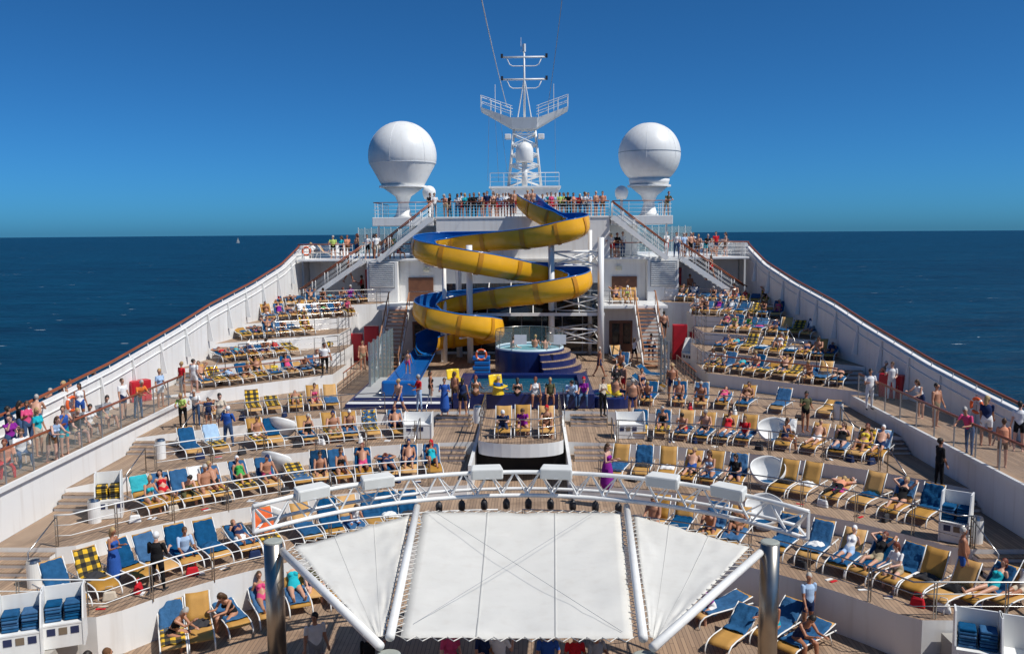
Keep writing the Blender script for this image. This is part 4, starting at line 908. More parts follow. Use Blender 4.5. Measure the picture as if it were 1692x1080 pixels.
def outfit(spec):
    """spec: 'top/bottom' e.g. -/navy (bare chest), bikini:pink, tee:red/jeans"""
    m = {}
    top, _, bot = spec.partition('/')
    if top.startswith('bikini:'):
        c = cm(top[7:], COL[top[7:]]); m['bust'] = c; m['pelvis'] = c
    elif top.startswith('suit:'):
        c = cm(top[5:], COL[top[5:]]); m.update(bust=c, belly=c, pelvis=c)
    elif top.startswith('tank:'):
        c = cm(top[5:], COL[top[5:]]); m.update(bust=c, belly=c, upper=c)
    elif top.startswith('dress:'):
        c = cm(top[6:], COL[top[6:]]); m.update(bust=c, belly=c, pelvis=c, thigh1=c, thigh2=c, skirt=c)
    elif top.startswith('long:'):
        c = cm(top[5:], COL[top[5:]]); m.update(bust=c, belly=c, upper=c, uarm1=c, uarm2=c)
    elif top.startswith('robe:'):
        c = cm(top[5:], COL[top[5:]]); m.update(bust=c, belly=c, upper=c, uarm1=c, uarm2=c, pelvis=c, thigh1=c, thigh2=c, skirt=c)
    elif top not in ('-', ''):
        c = cm(top, COL[top]); m.update(bust=c, belly=c, upper=c, uarm1=c)
    if bot.startswith('jeans') or bot.startswith('long'):
        c = cm(bot.split(':')[1] if ':' in bot else 'jeans', COL[bot.split(':')[1]] if ':' in bot else COL['jeans']); m.update(pelvis=c, thigh1=c, thigh2=c, shin=c, foot=DARKT)
    elif bot.startswith('brief:'): m['pelvis'] = cm(bot[6:], COL[bot[6:]])
    elif bot:
        c = cm(bot, COL[bot]); m.update(pelvis=c, thigh1=c)
    return m
ORW = ['first', 'second', 'third', 'fourth', 'top']
DESC = dict(stand='standing', bent='standing arms bent', lean='leaning forward', walk='walking', photo='standing hands at face', sit='sitting', hunch='hunched sitting', recline='reclining', knees='reclining knees up', lie='lying on back', prone='lying face down', armsup='reclining arms raised', longsit='sitting legs stretched out')
def words(spec):
    top, _, bot = spec.partition('/')
    def nm_(s): return {'lightblue': 'light blue'}.get(s, s)
    if top.startswith('bikini:'): a = nm_(top[7:])+' bikini'
    elif top.startswith('suit:'): a = nm_(top[5:])+' swimsuit'
    elif top.startswith('tank:'): a = nm_(top[5:])+' tank top'
    elif top.startswith('dress:'): a = nm_(top[6:])+' dress'
    elif top.startswith('robe:'): a = nm_(top[5:])+' robe'
    elif top.startswith('long:'): a = nm_(top[5:])+' long sleeves'
    elif top in ('-', ''): a = 'bare'
    else: a = nm_(top)+' shirt'
    if bot.startswith('jeans'): b = 'jeans'
    elif bot.startswith('long:'): b = nm_(bot[5:])+' trousers'
    elif bot.startswith('brief:'): b = nm_(bot[6:])+' trunks'
    elif bot: b = nm_(bot)+' shorts'
    else: b = ''
    if a == 'bare': return f'shirtless person in {b}' if b else 'person'
    return f'person in {a}'+(f' and {b}' if b else '')
PEOPLE = []
def person(loc, rz, pose, sex, spec, where, var='', skin=None, hair=None, group=None, hat=None):
    me = body(pose, sex, var); o = bpy.data.objects.new('person', me); C.objects.link(o); o.location = loc; o.rotation_euler = (0, 0, rz)
    f = outfit(spec); s = SK[skin if skin is not None else random.choice((0, 0, 1, 1, 2, 3))]; h = HR[hair if hair is not None else random.choice((0, 0, 1, 1, 2, 3, 4))]
    for i, r_ in enumerate(REG):
        sl_ = o.material_slots[i]; sl_.link = 'OBJECT'
        sl_.material = f.get(r_) or (h if r_ == 'hair' else DARKT if r_ == 'eye' else s)
    if hat:
        hc = hat if not isinstance(hat, str) else cm(hat, COL[hat]); o.material_slots[1].material = hc
    lb = f'{words(spec)} {DESC[pose]} {where}'
    if len(lb.split()) > 13: lb = f'{words(spec.split("/")[0]+"/") if spec[0] != "-" else words(spec)} {DESC[pose]} {where}'
    if len(lb.split()) > 13: lb = f'{words(spec.split("/")[0]+"/") if spec[0] != "-" else words(spec)} {where}'
    tag(o, lb, 'person', group or 'passengers on deck'); PEOPLE.append(o)
    if var != 'kid':
        k = random.uniform(.95, 1.05); k2 = k*random.uniform(.93, 1.16); o.scale = (k2, k2 if pose in ('stand', 'bent', 'walk', 'lean', 'photo') else k, k)
    return o
# ------------------------------------------------------------------ rows of loungers
WHERE = dict(M='on middle deck', Y='on gallery', K='on pool balcony', S='at stage level', A='on lowest terrace', B='on second terrace', C='on third terrace', D='on pool deck', E='on first side terrace', F='on second side terrace', G='on third side terrace', H='on fourth side terrace', T='on top side terrace')
TOW = {'B': ('full', BLUET, 'blue towel spread on'), 'b': ('back', BLUET, 'blue towel over'), 's': ('seat', BLUET, 'blue towel on foot of'), 't': ('top', BLUET, 'rolled blue towel at head of'),
       'P': ('full', PLAID, 'plaid towel covering'), 'p': ('back', PLAID, 'plaid towel over'), 'q': ('seat', PLAID, 'plaid towel on foot of'), 'w': ('top', WTOW, 'white towel at head of'), 'l': ('back', LBLUE, 'pale blue towel over'),
       'o': ('back', ORNG, 'orange towel over'), 'k': ('pile', DARKT, 'dark clothes heaped on'), 'u': ('pile', BLUET, 'crumpled blue towel on'), 'v': ('pile', WTOW, 'white clothes heaped on'), 'y': ('top', TURQ, 'turquoise towel at head of'), 'm': ('pile', MAGT, 'magenta towel heaped on')}
def lounger(loc, rz, ang, cover, row, sd, who=None):
    wh = WHERE[row]+(' '+sd if sd else '')
    cov = {'': 'bare ochre', 'B': 'blue towelled', 'P': 'plaid towelled'}.get(cover[:1], 'ochre')
    dup(LP[ang], loc, rz, f'{"flat" if ang == 14 else "upright" if ang > 55 else "raised"} {cov} sun lounger {wh}', 'sun loungers on the terraces', LK[ang])
    for c in cover:
        k, m, d = TOW[c]; towel(k, ang, m, loc, rz, f'{d} lounger {wh}')
    if who:
        pose, sex, spec = who[:3]; kw = who[3] if len(who) > 3 else {}
        l2 = Vector(loc); r2 = rz
        if pose in ('sit', 'hunch'):
            if kw.get('turn', 0): r2 = rz+R(kw['turn']); l2 = l2+Matrix.Rotation(rz, 3, 'Z') @ Vector((0, -.3, 0))
            else: l2 = l2+Matrix.Rotation(rz, 3, 'Z') @ Vector((0, -.35, 0)) ; l2.z = loc[2]
        if pose == 'prone': r2 = rz+math.pi; l2 = l2+Matrix.Rotation(rz, 3, 'Z') @ Vector((0, .05, 0))
        kw = {k: v for k, v in kw.items() if k != 'turn'}
        person(l2, r2, pose, sex, spec, wh, **kw)
def solve_x(pxx, k, dr):
    best = None
    for i in range(801):
        x = -17+34*i/800
        if k in RAD:
            if abs(x) > 15.6: continue
            th = math.atan2(x, math.sqrt(max(.01, RAD[k]**2-min(abs(x), XCL[k])**2)))
            y = yrow(k, x); p = Vector((x, y, Z[k]))+Vector((math.sin(th), math.cos(th), 0))*dr; rz = -th
            if abs(x) > XCL[k]: pass
        else:
            if abs(x) < XIN[k] or abs(x) > bulx(yrow(k, x))-.3: continue
            m_ = dict(E=.93, F=.84, G=.76, H=.68, T=.5)[k]; th = math.atan(m_)*(1 if x > 0 else -1)
            p = Vector((x, yrow(k, x), Z[k]))+Vector((math.sin(th)*.6, math.cos(th), 0))*dr; rz = -th*.8
        e = abs(px(p+Vector((0, 0, .4)))-pxx)
        if best is None or e < best[0]: best = (e, p, rz)
    return best[1], best[2]
def row(k, items, dr=2.0):
    for it in items:
        p, rz = solve_x(it[0], k, dr); who = it[2] if len(it) > 2 else None
        ang = it[3] if len(it) > 3 else (52 if random.random() < .6 else 62)
        if who and who[0] in ('lie', 'prone'): ang = 14
        elif who and who[0] in ('recline', 'knees', 'armsup'): ang = 52
        p = p+Vector((random.uniform(-.04, .04), random.uniform(-.16, .16), 0)); lounger(p, rz+random.uniform(-.11, .11), ang, it[1], k, 'left' if px(p) < 866 else 'right', who)
row('A', [(105, 'bv', None, 62), (150, 'pk', None, 62), (208, 'b', None, 62), (252, 'b', None, 62), (296, 'B', ('sit', 'm', 'long:lightblue/navy', dict(hair=1)), 62), (345, 'Bu', None, 62), (398, 'Bv', ('lie', 'f', 'bikini:navy', dict(skin=1)), 14), (437, 'oq', None, 62), (505, 's'), (545, 'B'), (578, 's', ('hunch', 'f', 'tank:white/lightblue')), (615, 'b', None, 62), (645, 'bv', None, 62), (675, 'bk'),
          (1085, '', ('sit', 'm', '-/brief:navy', dict(var='fat', skin=1)), 62), (1130, 's', None, 62), (1178, 'b', ('hunch', 'm', '-/navy', dict(skin=2))), (1218, 's', ('knees', 'f', 'bikini:brown', dict(skin=2))), (1300, 'B'), (1350, 'Bv', None, 52), (1402, 's', ('recline', 'f', 'tank:white/lightblue', dict(hat='white'))), (1445, 'B', ('armsup', 'f', 'tank:black/khaki', dict(hair=4))), (1492, 'b', ('sit', 'f', 'white/khaki', dict(hair=4))), (1535, 'k', None, 62), (1578, 'uk', None, 62), (1640, 'b', ('recline', 'f', 'suit:turquoise', dict(hair=4)), 62), (1688, '', ('recline', 'm', 'white/beige'))])
row('B', [(238, 'yu', ('sit', 'f', 'bikini:turquoise', dict(hair=2)), 62), (268, 'b', ('recline', 'f', 'bikini:red', dict(hair=0)), 62), (300, 'b', ('hunch', 'f', 'dress:olive', dict(hair=0)), 62), (330, 'w', ('sit', 'm', '-/khaki', dict(var='fat'))), (358, 'bq', ('recline', 'm', '-/black', dict(skin=1))), (396, 'bq', ('knees', 'f', 'suit:green', dict(hat='white'))), (437, 'bk', ('longsit', 'm', '-/pink', dict(hat='navy', skin=1))), (490, 'Ps', None, 14), (527, 'pb', ('sit', 'm', '-/black', dict(hair=0, skin=1)), 62), (560, 'b', ('sit', 'f', 'bikini:black', dict(skin=1)), 62), (598, 'b', ('recline', 'm', '-/pink', dict(skin=1)), 62), (638, 'B', ('prone', 'f', 'bikini:navy', dict(skin=1)), 14), (676, 'b', ('knees', 'm', '-/navy', dict(hat='navy', skin=1)), 62), (714, 'b', ('knees', 'f', 'suit:turquoise', dict(hat='red')), 62),
          (1022, 'su', None, 62), (1062, 'bk', None, 62), (1101, 'v', None, 62), (1140, 'k', ('recline', 'm', '-/blue', dict(skin=0)), 62), (1178, 's', ('sit', 'f', 'bikini:lightblue', dict(skin=1)), 62), (1216, 'b', ('sit', 'f', 'black/navy', dict(hair=0)), 62), (1300, 'uk', None, 62), (1338, 'v', None, 62), (1385, 'm', ('prone', 'm', 'salmon/long:black', {}), 14), (1440, 'u', None, 62), (1487, 't', ('armsup', 'f', 'suit:black', dict(hair=2))), (1535, 'b', None, 62)])
row('C', [(312, 'B', None, 52), (352, 'lq', None, 52), (426, 'q', ('longsit', 'm', '-/white', dict(skin=1))), (449, 'b', None, 52), (508, 's', ('sit', 'f', 'suit:black', dict(skin=1))), (545, 'q', ('sit', 'm', '-/khaki', dict(hat='navy'))), (577, 's', ('longsit', 'm', '-/black', dict(hat='white'))), (612, 'Pb', None, 62), (655, 'b', ('knees', 'm', '-/navy', dict(skin=1))),
          (1058, 'bq', None, 52), (1094, 'bq', ('longsit', 'f', 'suit:black', dict(hair=3))), (1131, 'sk', ('hunch', 'm', '-/red', dict(skin=1)), 62), (1166, 's', ('longsit', 'm', '-/black', dict(hair=3))), (1200, 'sv', ('recline', 'f', 'suit:red', dict(hair=0)), 62), (1237, 's', ('sit', 'm', 'red/grey'), 62), (1298, 'w', ('sit', 'f', 'suit:navy', dict(skin=2, turn=60)), 62), (1349, '', ('recline', 'm', '-/white', dict(skin=0))), (1386, 's', ('recline', 'f', 'suit:black')), (1424, 'p', ('knees', 'f', 'bikini:yellow', dict(skin=1))), (1456, 'l', ('recline', 'm', '-/navy', dict(hat='white')))])
row('D', [(352, '', ('prone', 'm', '-/brief:black', dict(skin=1))), (420, 'P', None, 52), (452, 'P', None, 14), (487, 'p', ('lie', 'm', '-/khaki', dict(skin=1)), 52), (518, 'u', ('sit', 'f', 'bikini:pink', dict(hair=1)), 52), (548, 's', None, 52), (1075, 'B', ('hunch', 'm', '-/blue', dict(skin=1))), (1122, 'B', ('sit', 'm', '-/black', dict(skin=1, var='fat'))), (1158, 'b', ('sit', 'm', '-/brown', dict(skin=2))), (1196, 'B', ('lie', 'f', 'bikini:pink', dict(skin=1))), (1232, 's', ('knees', 'f', 'bikini:brown', dict(skin=1))), (1292, 'B', None, 52), (1372, '', None, 14)], 2.6)
def fill(k, xs_, covers, people):
    it = []
    for i, x in enumerate(xs_):
        w_ = people[i % len(people)] if people else None
        it.append((x, covers[i % len(covers)], w_, random.choice((14, 35, 52))))
    row(k, it, 1.55)
N = None
OCC = [('recline', 'f', 'bikini:brown'), ('lie', 'm', '-/navy'), ('prone', 'm', '-/black'), ('hunch', 'f', 'bikini:black'), ('sit', 'm', '-/brown'), ('knees', 'f', 'bikini:pink'), ('prone', 'f', 'bikini:turquoise'), ('longsit', 'm', '-/red'), ('lie', 'f', 'suit:navy'), ('recline', 'm', 'white/grey'), ('hunch', 'm', '-/blue'), ('knees', 'm', '-/khaki'), ('sit', 'f', 'tank:white/navy'), ('lie', 'f', 'bikini:red'), ('armsup', 'm', '-/black'), ('recline', 'f', 'suit:purple'), ('sit', 'f', 'bikini:lime'), ('longsit', 'f', 'suit:green')]
COVS = ['B', 'B', 'Bk', 'P', 'Bu', 'sk', 'bu', 'P', 'Bv', 'B', 'bk', 'sv', 'B', 'qu', 'Bm']
def crowd(k, x0, x1, step, dens, fixed={}):
    x = x0; i = 0
    while x <= x1:
        near = [f_ for f_ in fixed if abs(f_-x) < step*.5]
        who = fixed[near[0]] if near else (random.choice(OCC) if random.random() < dens else N)
        if who and len(who) < 4: who = (*who, dict(skin=random.choice((1, 1, 2, 2, 0))))
        row(k, [(x, random.choice(COVS), who, random.choice((14, 14, 35, 35, 52)))], 1.72+random.uniform(-.15, .2)); x += step*random.uniform(.9, 1.12); i += 1
crowd('E', 335, 530, 23, 0.75, {372: ('prone', 'f', 'dress:lightblue'), 442: ('sit', 'm', 'yellow/yellow', dict(var='kid')), 466: ('recline', 'f', 'suit:pink'), 505: ('hunch', 'm', '-/black', dict(skin=2))})
crowd('F', 368, 500, 22, 0.6, {372: ('prone', 'm', '-/red', dict(skin=1))}); crowd('G', 400, 520, 20, 0.8, {412: ('recline', 'm', '-/navy', dict(hat='white'))})
crowd('H', 442, 600, 18.5, 0.9, {535: ('prone', 'f', 'suit:green'), 594: ('sit', 'f', 'tank:pink/black')}); crowd('T', 460, 610, 17, 0.8, {466: ('recline', 'f', 'red/red'), 575: ('longsit', 'f', 'purple/purple')})
crowd('E', 1180, 1392, 23, 0.8, {1330: ('hunch', 'm', '-/brown', dict(skin=1))}); crowd('F', 1195, 1375, 22, 0.8, {1290: ('knees', 'f', 'bikini:white')}); crowd('G', 1198, 1340, 20, 0.65)
crowd('H', 1130, 1300, 18.5, 0.9); crowd('T', 1128, 1275, 17, 0.9)
# stage level loungers, balcony loungers, pool side loungers
def at_l(x, y, z, rz, ang, cover, row_, sd, who=None): lounger(az(x, y, z), R(rz), ang, cover, row_, sd, who)
at_l(285, 1062, 0, 25, 52, 'bq', 'S', 'left', ('hunch', 'f', 'bikini:black', dict(hair=3, turn=60, skin=1)))
at_l(330, 1050, 0, 25, 62, 'k', 'S', 'left'); at_l(378, 1030, 0, 38, 14, 'B', 'S', 'left', ('hunch', 'f', 'bikini:black', dict(hair=1, turn=-60, skin=1)))
at_l(436, 1014, 0, 30, 35, 'B', 'S', 'left', ('recline', 'f', 'bikini:pink', dict(hair=1))); at_l(488, 996, 0, 25, 62, 's', 'S', 'left', ('recline', 'f', 'suit:turquoise'))
at_l(516, 980, 0, 22, 62, '', 'S', 'left', ('sit', 'm', 'olive/navy', dict(var='fat', hair=3, skin=3))); at_l(560, 985, 0, 18, 52, '', 'S', 'left')
at_l(1190, 1020, 0, -60, 14, 'B', 'S', 'right', ('hunch', 'f', 'tank:purple/white', dict(hair=0))); at_l(1215, 1062, 0, -40, 35, 'b', 'S', 'right')
at_l(1330, 1072, 0, -50, 14, 'B', 'S', 'right', ('hunch', 'f', 'suit:navy', dict(hair=0, skin=2, turn=80))); at_l(1290, 1050, 0, -45, 35, 'B', 'S', 'right', ('sit', 'f', 'suit:turquoise', dict(hair=0, skin=2)))
for i, (x, y, who) in enumerate(((832, 716, ('hunch', 'm', 'navy/long:navy', dict(hat='white'))), (864, 714, ('hunch', 'f', 'purple/purple', {})), (903, 716, ('sit', 'f', 'bikini:brown', dict(hat='red'))))):
    at_l(x, y, 2.8, 0, 62, '', 'K', '', who)
for x, y, rz, ang, c in ((608, 585, 20, 52, 'B'), (588, 562, -5, 62, 'b'), (618, 560, 5, 62, 'b')): at_l(x, y, 2.8, rz, ang, c, 'D', 'by left lockers')
for x, y, rz, ang, c, who in ((1020, 598, 10, 52, 's', N), (1028, 612, -20, 62, 'b', ('sit', 'm', '-/brown', dict(skin=2))), (1075, 628, 60, 35, 'B', N), (1068, 645, 65, 35, 'B', N)): at_l(x, y, 2.8, rz, ang, c, 'D', 'by hot tub steps', who)
for x, y in ((1018, 503), (1036, 503), (1045, 503)):
    lounger(ay(x, 505, 60.5)*1.0 if False else Vector((ay(x, 505, 60.3).x, 60.6, 6.3)), 0, 52, '', 'Y', 'right', ('armsup', 'm', '-/navy', dict(skin=1)) if x == 1018 else ('sit', 'f', 'bikini:lime', dict(hat='white')) if x == 1036 else None)
for x in (560, 578, 600, 1155, 1172, 1190): pass
# ------------------------------------------------------------------ standing people
def stand(x, y, z, rz, pose, sex, spec, where, **k): return person(az(x, y, z), R(rz), pose, sex, spec, where, **k)
W = 'on the left promenade'
for x, y, rz, pose, sex, spec, kw in ((35, 735, 130, 'bent', 'f', 'long:black/jeans', dict(hair=0)), (62, 722, -160, 'lean', 'm', '-/jeans', dict(hair=3, skin=0, var='fat')), (85, 706, -160, 'lean', 'm', '-/long:black', dict(hair=3, skin=1)), (108, 700, -20, 'stand', 'f', 'bikini:beige', dict(hair=2, skin=1)), (157, 677, 150, 'walk', 'm', 'yellow/khaki', dict(hair=1)), (188, 668, -10, 'stand', 'f', 'long:beige/red', dict(hair=1)),
                                    (230, 690, 60, 'lean', 'm', 'orange/jeans', dict(hair=3, skin=1)), (88, 762, 70, 'lean', 'f', 'tank:lightblue/brown', dict(hair=1)), (108, 752, 60, 'photo', 'm', 'tank:blue/turquoise', dict(hair=1))): stand(x, y, PROM, rz, pose, sex, spec, W, **kw)
chairp = thing('deck_chair', 'x', 'chair', (0, -500, -500))
MB().box(-.24, .24, -.24, .24, .42, .46).build('seat', GREYM, chairp, bevel=.01); MB().grid(lambda u, v: (-.24+.48*v, .24+.1*u, .46+.42*u), 3, 3).build('backrest', GREYM, chairp, solid=.02)
for sx in (-.22, .22):
    for sy in (-.22, .22): MB().tube([(sx, sy, 0), (sx, sy, .42)], .014, 6).build('leg', WHITE, chairp)
CK = proto_children(chairp)
for x, y, rz, sex, spec, kw, lb in ((10, 785, 40, 'm', 'salmon/long:red', {}, 'nearest'), (36, 768, 50, 'm', 'long:white/jeans', dict(hair=1), 'second'), (128, 730, 60, 'm', 'black/khaki', dict(hair=2), 'third'), (148, 718, 60, 'f', 'white/beige', dict(hair=0), 'fourth'), (176, 704, 60, 'f', 'grey/khaki', dict(hair=0), 'fifth')):
    p = az(x, y, PROM); dup(chairp, p, R(rz), f'grey deck chair on the left promenade, {lb} from the viewer', 'chairs on the left promenade', CK); person(p, R(rz), 'sit', sex, spec, 'on left promenade chair', **kw)
Wp = 'by left pool deck railing'
for x, y, z, rz, pose, sex, spec, kw in ((303, 680, Z['D'], 10, 'lean', 'f', 'lime/long:black', dict(hair=2)), (325, 676, Z['D'], 10, 'lean', 'm', 'white/jeans', dict(hair=3)), (345, 676, Z['D'], 20, 'stand', 'm', 'navy/navy', dict(var='kid')), (302, 655, Z['E'], -30, 'stand', 'm', 'red/grey', dict(hair=2)), (322, 648, Z['E'], 160, 'stand', 'm', 'white/white', dict(hair=0)), (366, 690, Z['D'], 10, 'bent', 'f', 'beige/beige', dict(hair=0))): stand(x, y+(26 if z == Z['D'] else 0), z, rz, pose, sex, spec, Wp, **kw)
stand(378, 737, Z['C'], 165, 'bent', 'm', 'long:blue/jeans', 'behind third terrace loungers', hat='white')
stand(262, 975, Z['A'], 175, 'bent', 'm', 'long:black/long:black', 'at lowest terrace railing', hat='white')
stand(190, 962, Z['A'], 75, 'bent', 'f', 'dress:blue', 'between lowest terrace loungers', var='dress', hair=2, skin=2)
stand(1003, 812, Z['B'], 60, 'bent', 'f', 'dress:purple', 'beside second terrace loungers', var='dress', hair=1)
stand(1551, 804, Z['C'], 90, 'stand', 'm', 'long:black/long:black', 'beside the right wall steps', hair=0)
stand(1588, 968, Z['B']-.3, 70, 'stand', 'm', '-/blue', 'behind the loungers near the right steps', hair=3, skin=2, var='fat')
stand(1334, 1046, 0, 20, 'stand', 'm', 'lightblue/navy', 'before the right stage wall', hair=3, skin=2)
stand(1330, 712, Z['D'], 10, 'bent', 'm', 'olive/brief:black', 'on the pool deck right of the loungers', hair=0, skin=2)
for x, y, rz, pose, sex, spec, kw in ((693, 680, -60, 'bent', 'm', 'red/long:lightblue', dict(hair=3)), (735, 684, 0, 'bent', 'm', 'robe:blue/', dict(hair=1, var='dress')), (765, 684, 170, 'stand', 'f', 'tank:navy/black', dict(hair=0)), (752, 672, 160, 'stand', 'f', '-/brown', dict(skin=2)), (1045, 687, 175, 'stand', 'm', '-/brief:navy', dict(hair=3, skin=1, var='fat')), (996, 686, 30, 'bent', 'f', 'long:beige/long:black', dict(hair=0)), (990, 622, 100, 'walk', 'm', '-/navy', dict(hair=3, skin=2))):
    stand(x, y, Z['D'], rz, pose, sex, spec, 'in front of the pool' if x < 1000 else 'right of the pool', **kw)
for x, spec, sex, kw, rz in ((783, 'bikini:brown', 'f', {}, 180), (820, 'robe:blue/', 'm', {}, 160), (854, 'bikini:black', 'f', dict(hair=0), 180), (884, 'tank:white/grey', 'f', {}, 10), (910, 'olive/khaki', 'm', dict(var='fat'), 0), (946, 'long:lightblue/jeans', 'm', dict(hair=0), 0), (968, 'purple/jeans', 'f', dict(hat='red'), -10), (1022, '-/yellow', 'm', dict(skin=1), 150)):
    p = Vector((az(x, 660, 3.52).x, 41.5, 3.06)); person(p, R(rz), 'hunch' if x in (946,) else 'sit', sex, spec, 'on the tiled edge of the pool', **kw)
stand(765-67, 610, 3.3, 175, 'walk', 'm', '-/pink', 'on the slide run-out', var='kid', hair=1) if False else person(Vector((az(674, 616, 3.75).x, az(674, 616, 3.75).y, 3.72)), R(170), 'stand', 'm', '-/pink', 'on the blue slide run-out', var='kid', hair=1)
for x, h in ((846, 1), (884, 2), (901, 0)): person(Vector((ay(x, 580, 51.6).x, 51.2+.3*h, 3.85)), R(x), 'sit', 'm', '-/navy', 'in the hot tub', hair=h)
person(Vector((ay(748, 590, 53).x, 53, 2.8)), R(160), 'stand', 'f', 'suit:blue', 'beside the slide columns', hair=1) if False else None
stand(537, 618, Z['E'], 20, 'walk', 'm', 'white/long:black', 'passing along the first side terrace', hair=0)
person(Vector((ay(1097, 540, 55.6).x, 55.6, 4.45)), R(180), 'walk', 'm', '-/black', 'climbing the right timber stairs', hair=0, skin=1)
person(Vector((ay(1075, 575, 57).x, 56.8, 2.8)), R(0), 'bent', 'm', 'white/long:navy', 'behind the towel cart right of the doors', hair=0, skin=4)
person(Vector((ay(598, 470, 64.5).x, 64.6, 6.3)), R(-60), 'bent', 'm', 'tank:red/black', 'under the left ship stairs', skin=2, hair=0)
person(Vector((ay(1140, 470, 64).x, 64, 6.3)), R(30), 'stand', 'm', '-/brown', 'under the right ship stairs', skin=2, hair=0)
person(Vector((ay(575, 440, 61.9).x, 61.97, 7.75)), R(120), 'walk', 'm', '-/brown', 'on the left ship stairs', skin=2)
person(Vector((ay(1175, 445, 61.9).x, 61.97, 7.75)), R(-60), 'walk', 'f', 'suit:red', 'on the right ship stairs', skin=1)
for x, y, rz, pose, sex, spec, kw in ((1424, 618, 150, 'bent', 'f', 'robe:white/', dict(var='dress', hair=1)), (1441, 610, 0, 'bent', 'f', 'robe:white/', dict(var='dress', hair=1)), (1459, 612, 200, 'stand', 'm', 'long:black/long:black', dict(hair=3)), (1436, 675, 0, 'bent', 'm', 'white/long:white', dict(hair=0)), (1452, 650, 60, 'lean', 'm', '-/lightblue', dict(skin=1)), (1472, 660, -20, 'bent', 'm', 'white/long:white', dict(hair=1)), (1410, 590, 160, 'stand', 'm', 'white/blue', dict(var='kid')), (1418, 585, 160, 'stand', 'm', 'pink/navy', dict(hair=3))):
    p = az(x, y, PROM+.15 if y > 640 else Z['E']); stand(x, y, PROM+.0 if y > 640 else Z['E']+.02 if y > 600 else Z['F'], rz, pose, sex, spec, 'atop the right promenade', **kw)
for x, y, rz, pose, sex, spec, kw in ((1600, 750, -60, 'lean', 'm', 'pink/jeans', dict(hair=3, skin=1)), (1655, 772, 170, 'stand', 'm', 'salmon/brown', dict(hair=1, var='fat')), (1682, 745, 150, 'stand', 'm', 'white/black', dict(hair=0))): stand(x, y, PROM, rz, pose, sex, spec, 'on the right promenade', **kw)
# under and in front of the canopy
for x, z_, spec, sex, kw in ((150, 0, 'tank:white/khaki', 'f', dict(hair=0)), (185, 0, 'khaki/khaki', 'm', dict(hat='brown')), (140, 0, 'turquoise/grey', 'm', dict(hat='white', var='kid')), (523, 0, 'white/grey', 'm', dict(hair=0)), (612, 0, 'long:black/long:black', 'm', dict(hair=1)), (745, 0, 'pink/black', 'f', dict(hair=0)), (800, 0, 'navy/grey', 'f', dict(hair=1)), (825, 0, 'white/jeans', 'm', dict(hair=2)), (905, 0, 'blue/red', 'm', dict(hair=1)), (950, 0, 'red/khaki', 'f', dict(hair=0)), (985, 0, 'grey/jeans', 'm', dict(hair=3))):
    p = az(x, 1150 if x > 600 else 1190 if x < 300 else 1120, 0); person(Vector((p.x, p.y, 0)), R(random.choice((0, 170, 30))), random.choice(('stand', 'bent')), sex, spec, 'near the stage canopy', **kw)
# top deck spectators
specs = ['salmon/khaki', 'white/jeans', 'turquoise/black', 'black/long:black', 'grey/black', 'navy/red', '-/brown', 'lightblue/red', 'white/red', '-/navy', 'lightblue/jeans', 'pink/red', 'lime/black', 'black/long:black', 'red/navy', 'white/jeans', 'lightblue/grey', 'salmon/brown']
for i, x in enumerate((736, 756, 768, 783, 792, 805, 815, 826, 836, 846, 898, 911, 925, 940, 955, 963, 974, 996)):
    person(Vector((ay(x, 355, 63.5).x, 63.5+random.uniform(0, .25), TOP)), R(random.uniform(-25, 25)), random.choice(('lean', 'lean', 'stand', 'bent')), random.choice('mf'), specs[i], 'at the top deck railing')
for x in (850, 872, 880): person(Vector((ay(x, 350, 64.6).x, 64.6, TOP+.25)), R(random.uniform(-40, 40)), 'stand', 'm', '-/navy' if x != 850 else '-/red', 'queuing at the top of the slide', skin=1)
for x, s_ in ((712, 'black/long:black'), (719, 'white/grey'), (1100, 'olive/khaki')): person(Vector((ay(x, 355, 64).x, 63.6, TOP)), R(20), 'bent' if x < 1000 else 'lean', 'm', s_, 'on the radome wing')
for x, s_ in ((563, 'turquoise/navy'), (607, 'white/black'), (622, 'white/beige'), (640, '-/brown'), (1012, 'white/red'), (1020, 'black/navy'), (1118, 'white/jeans'), (1130, 'lightblue/grey'), (1142, '-/black'), (1153, '-/brown'), (1166, 'black/turquoise')):
    person(Vector((ay(x, 420, 63).x, 63.0+random.uniform(0, .3), MID)), R(random.uniform(-40, 40)), random.choice(('lean', 'bent', 'stand')), random.choice('mf'), s_, 'at the middle deck railing')
for x in (525, 540, 1178, 1190): lounger(Vector((ay(x, 420, 66).x, 66, MID)), R(90 if x < 800 else -90), 52, 'w' if x in (525, 1190) else '', 'M', 'left' if x < 800 else 'right', ('recline', 'm', 'white/grey') if x in (525, 1190) else N)
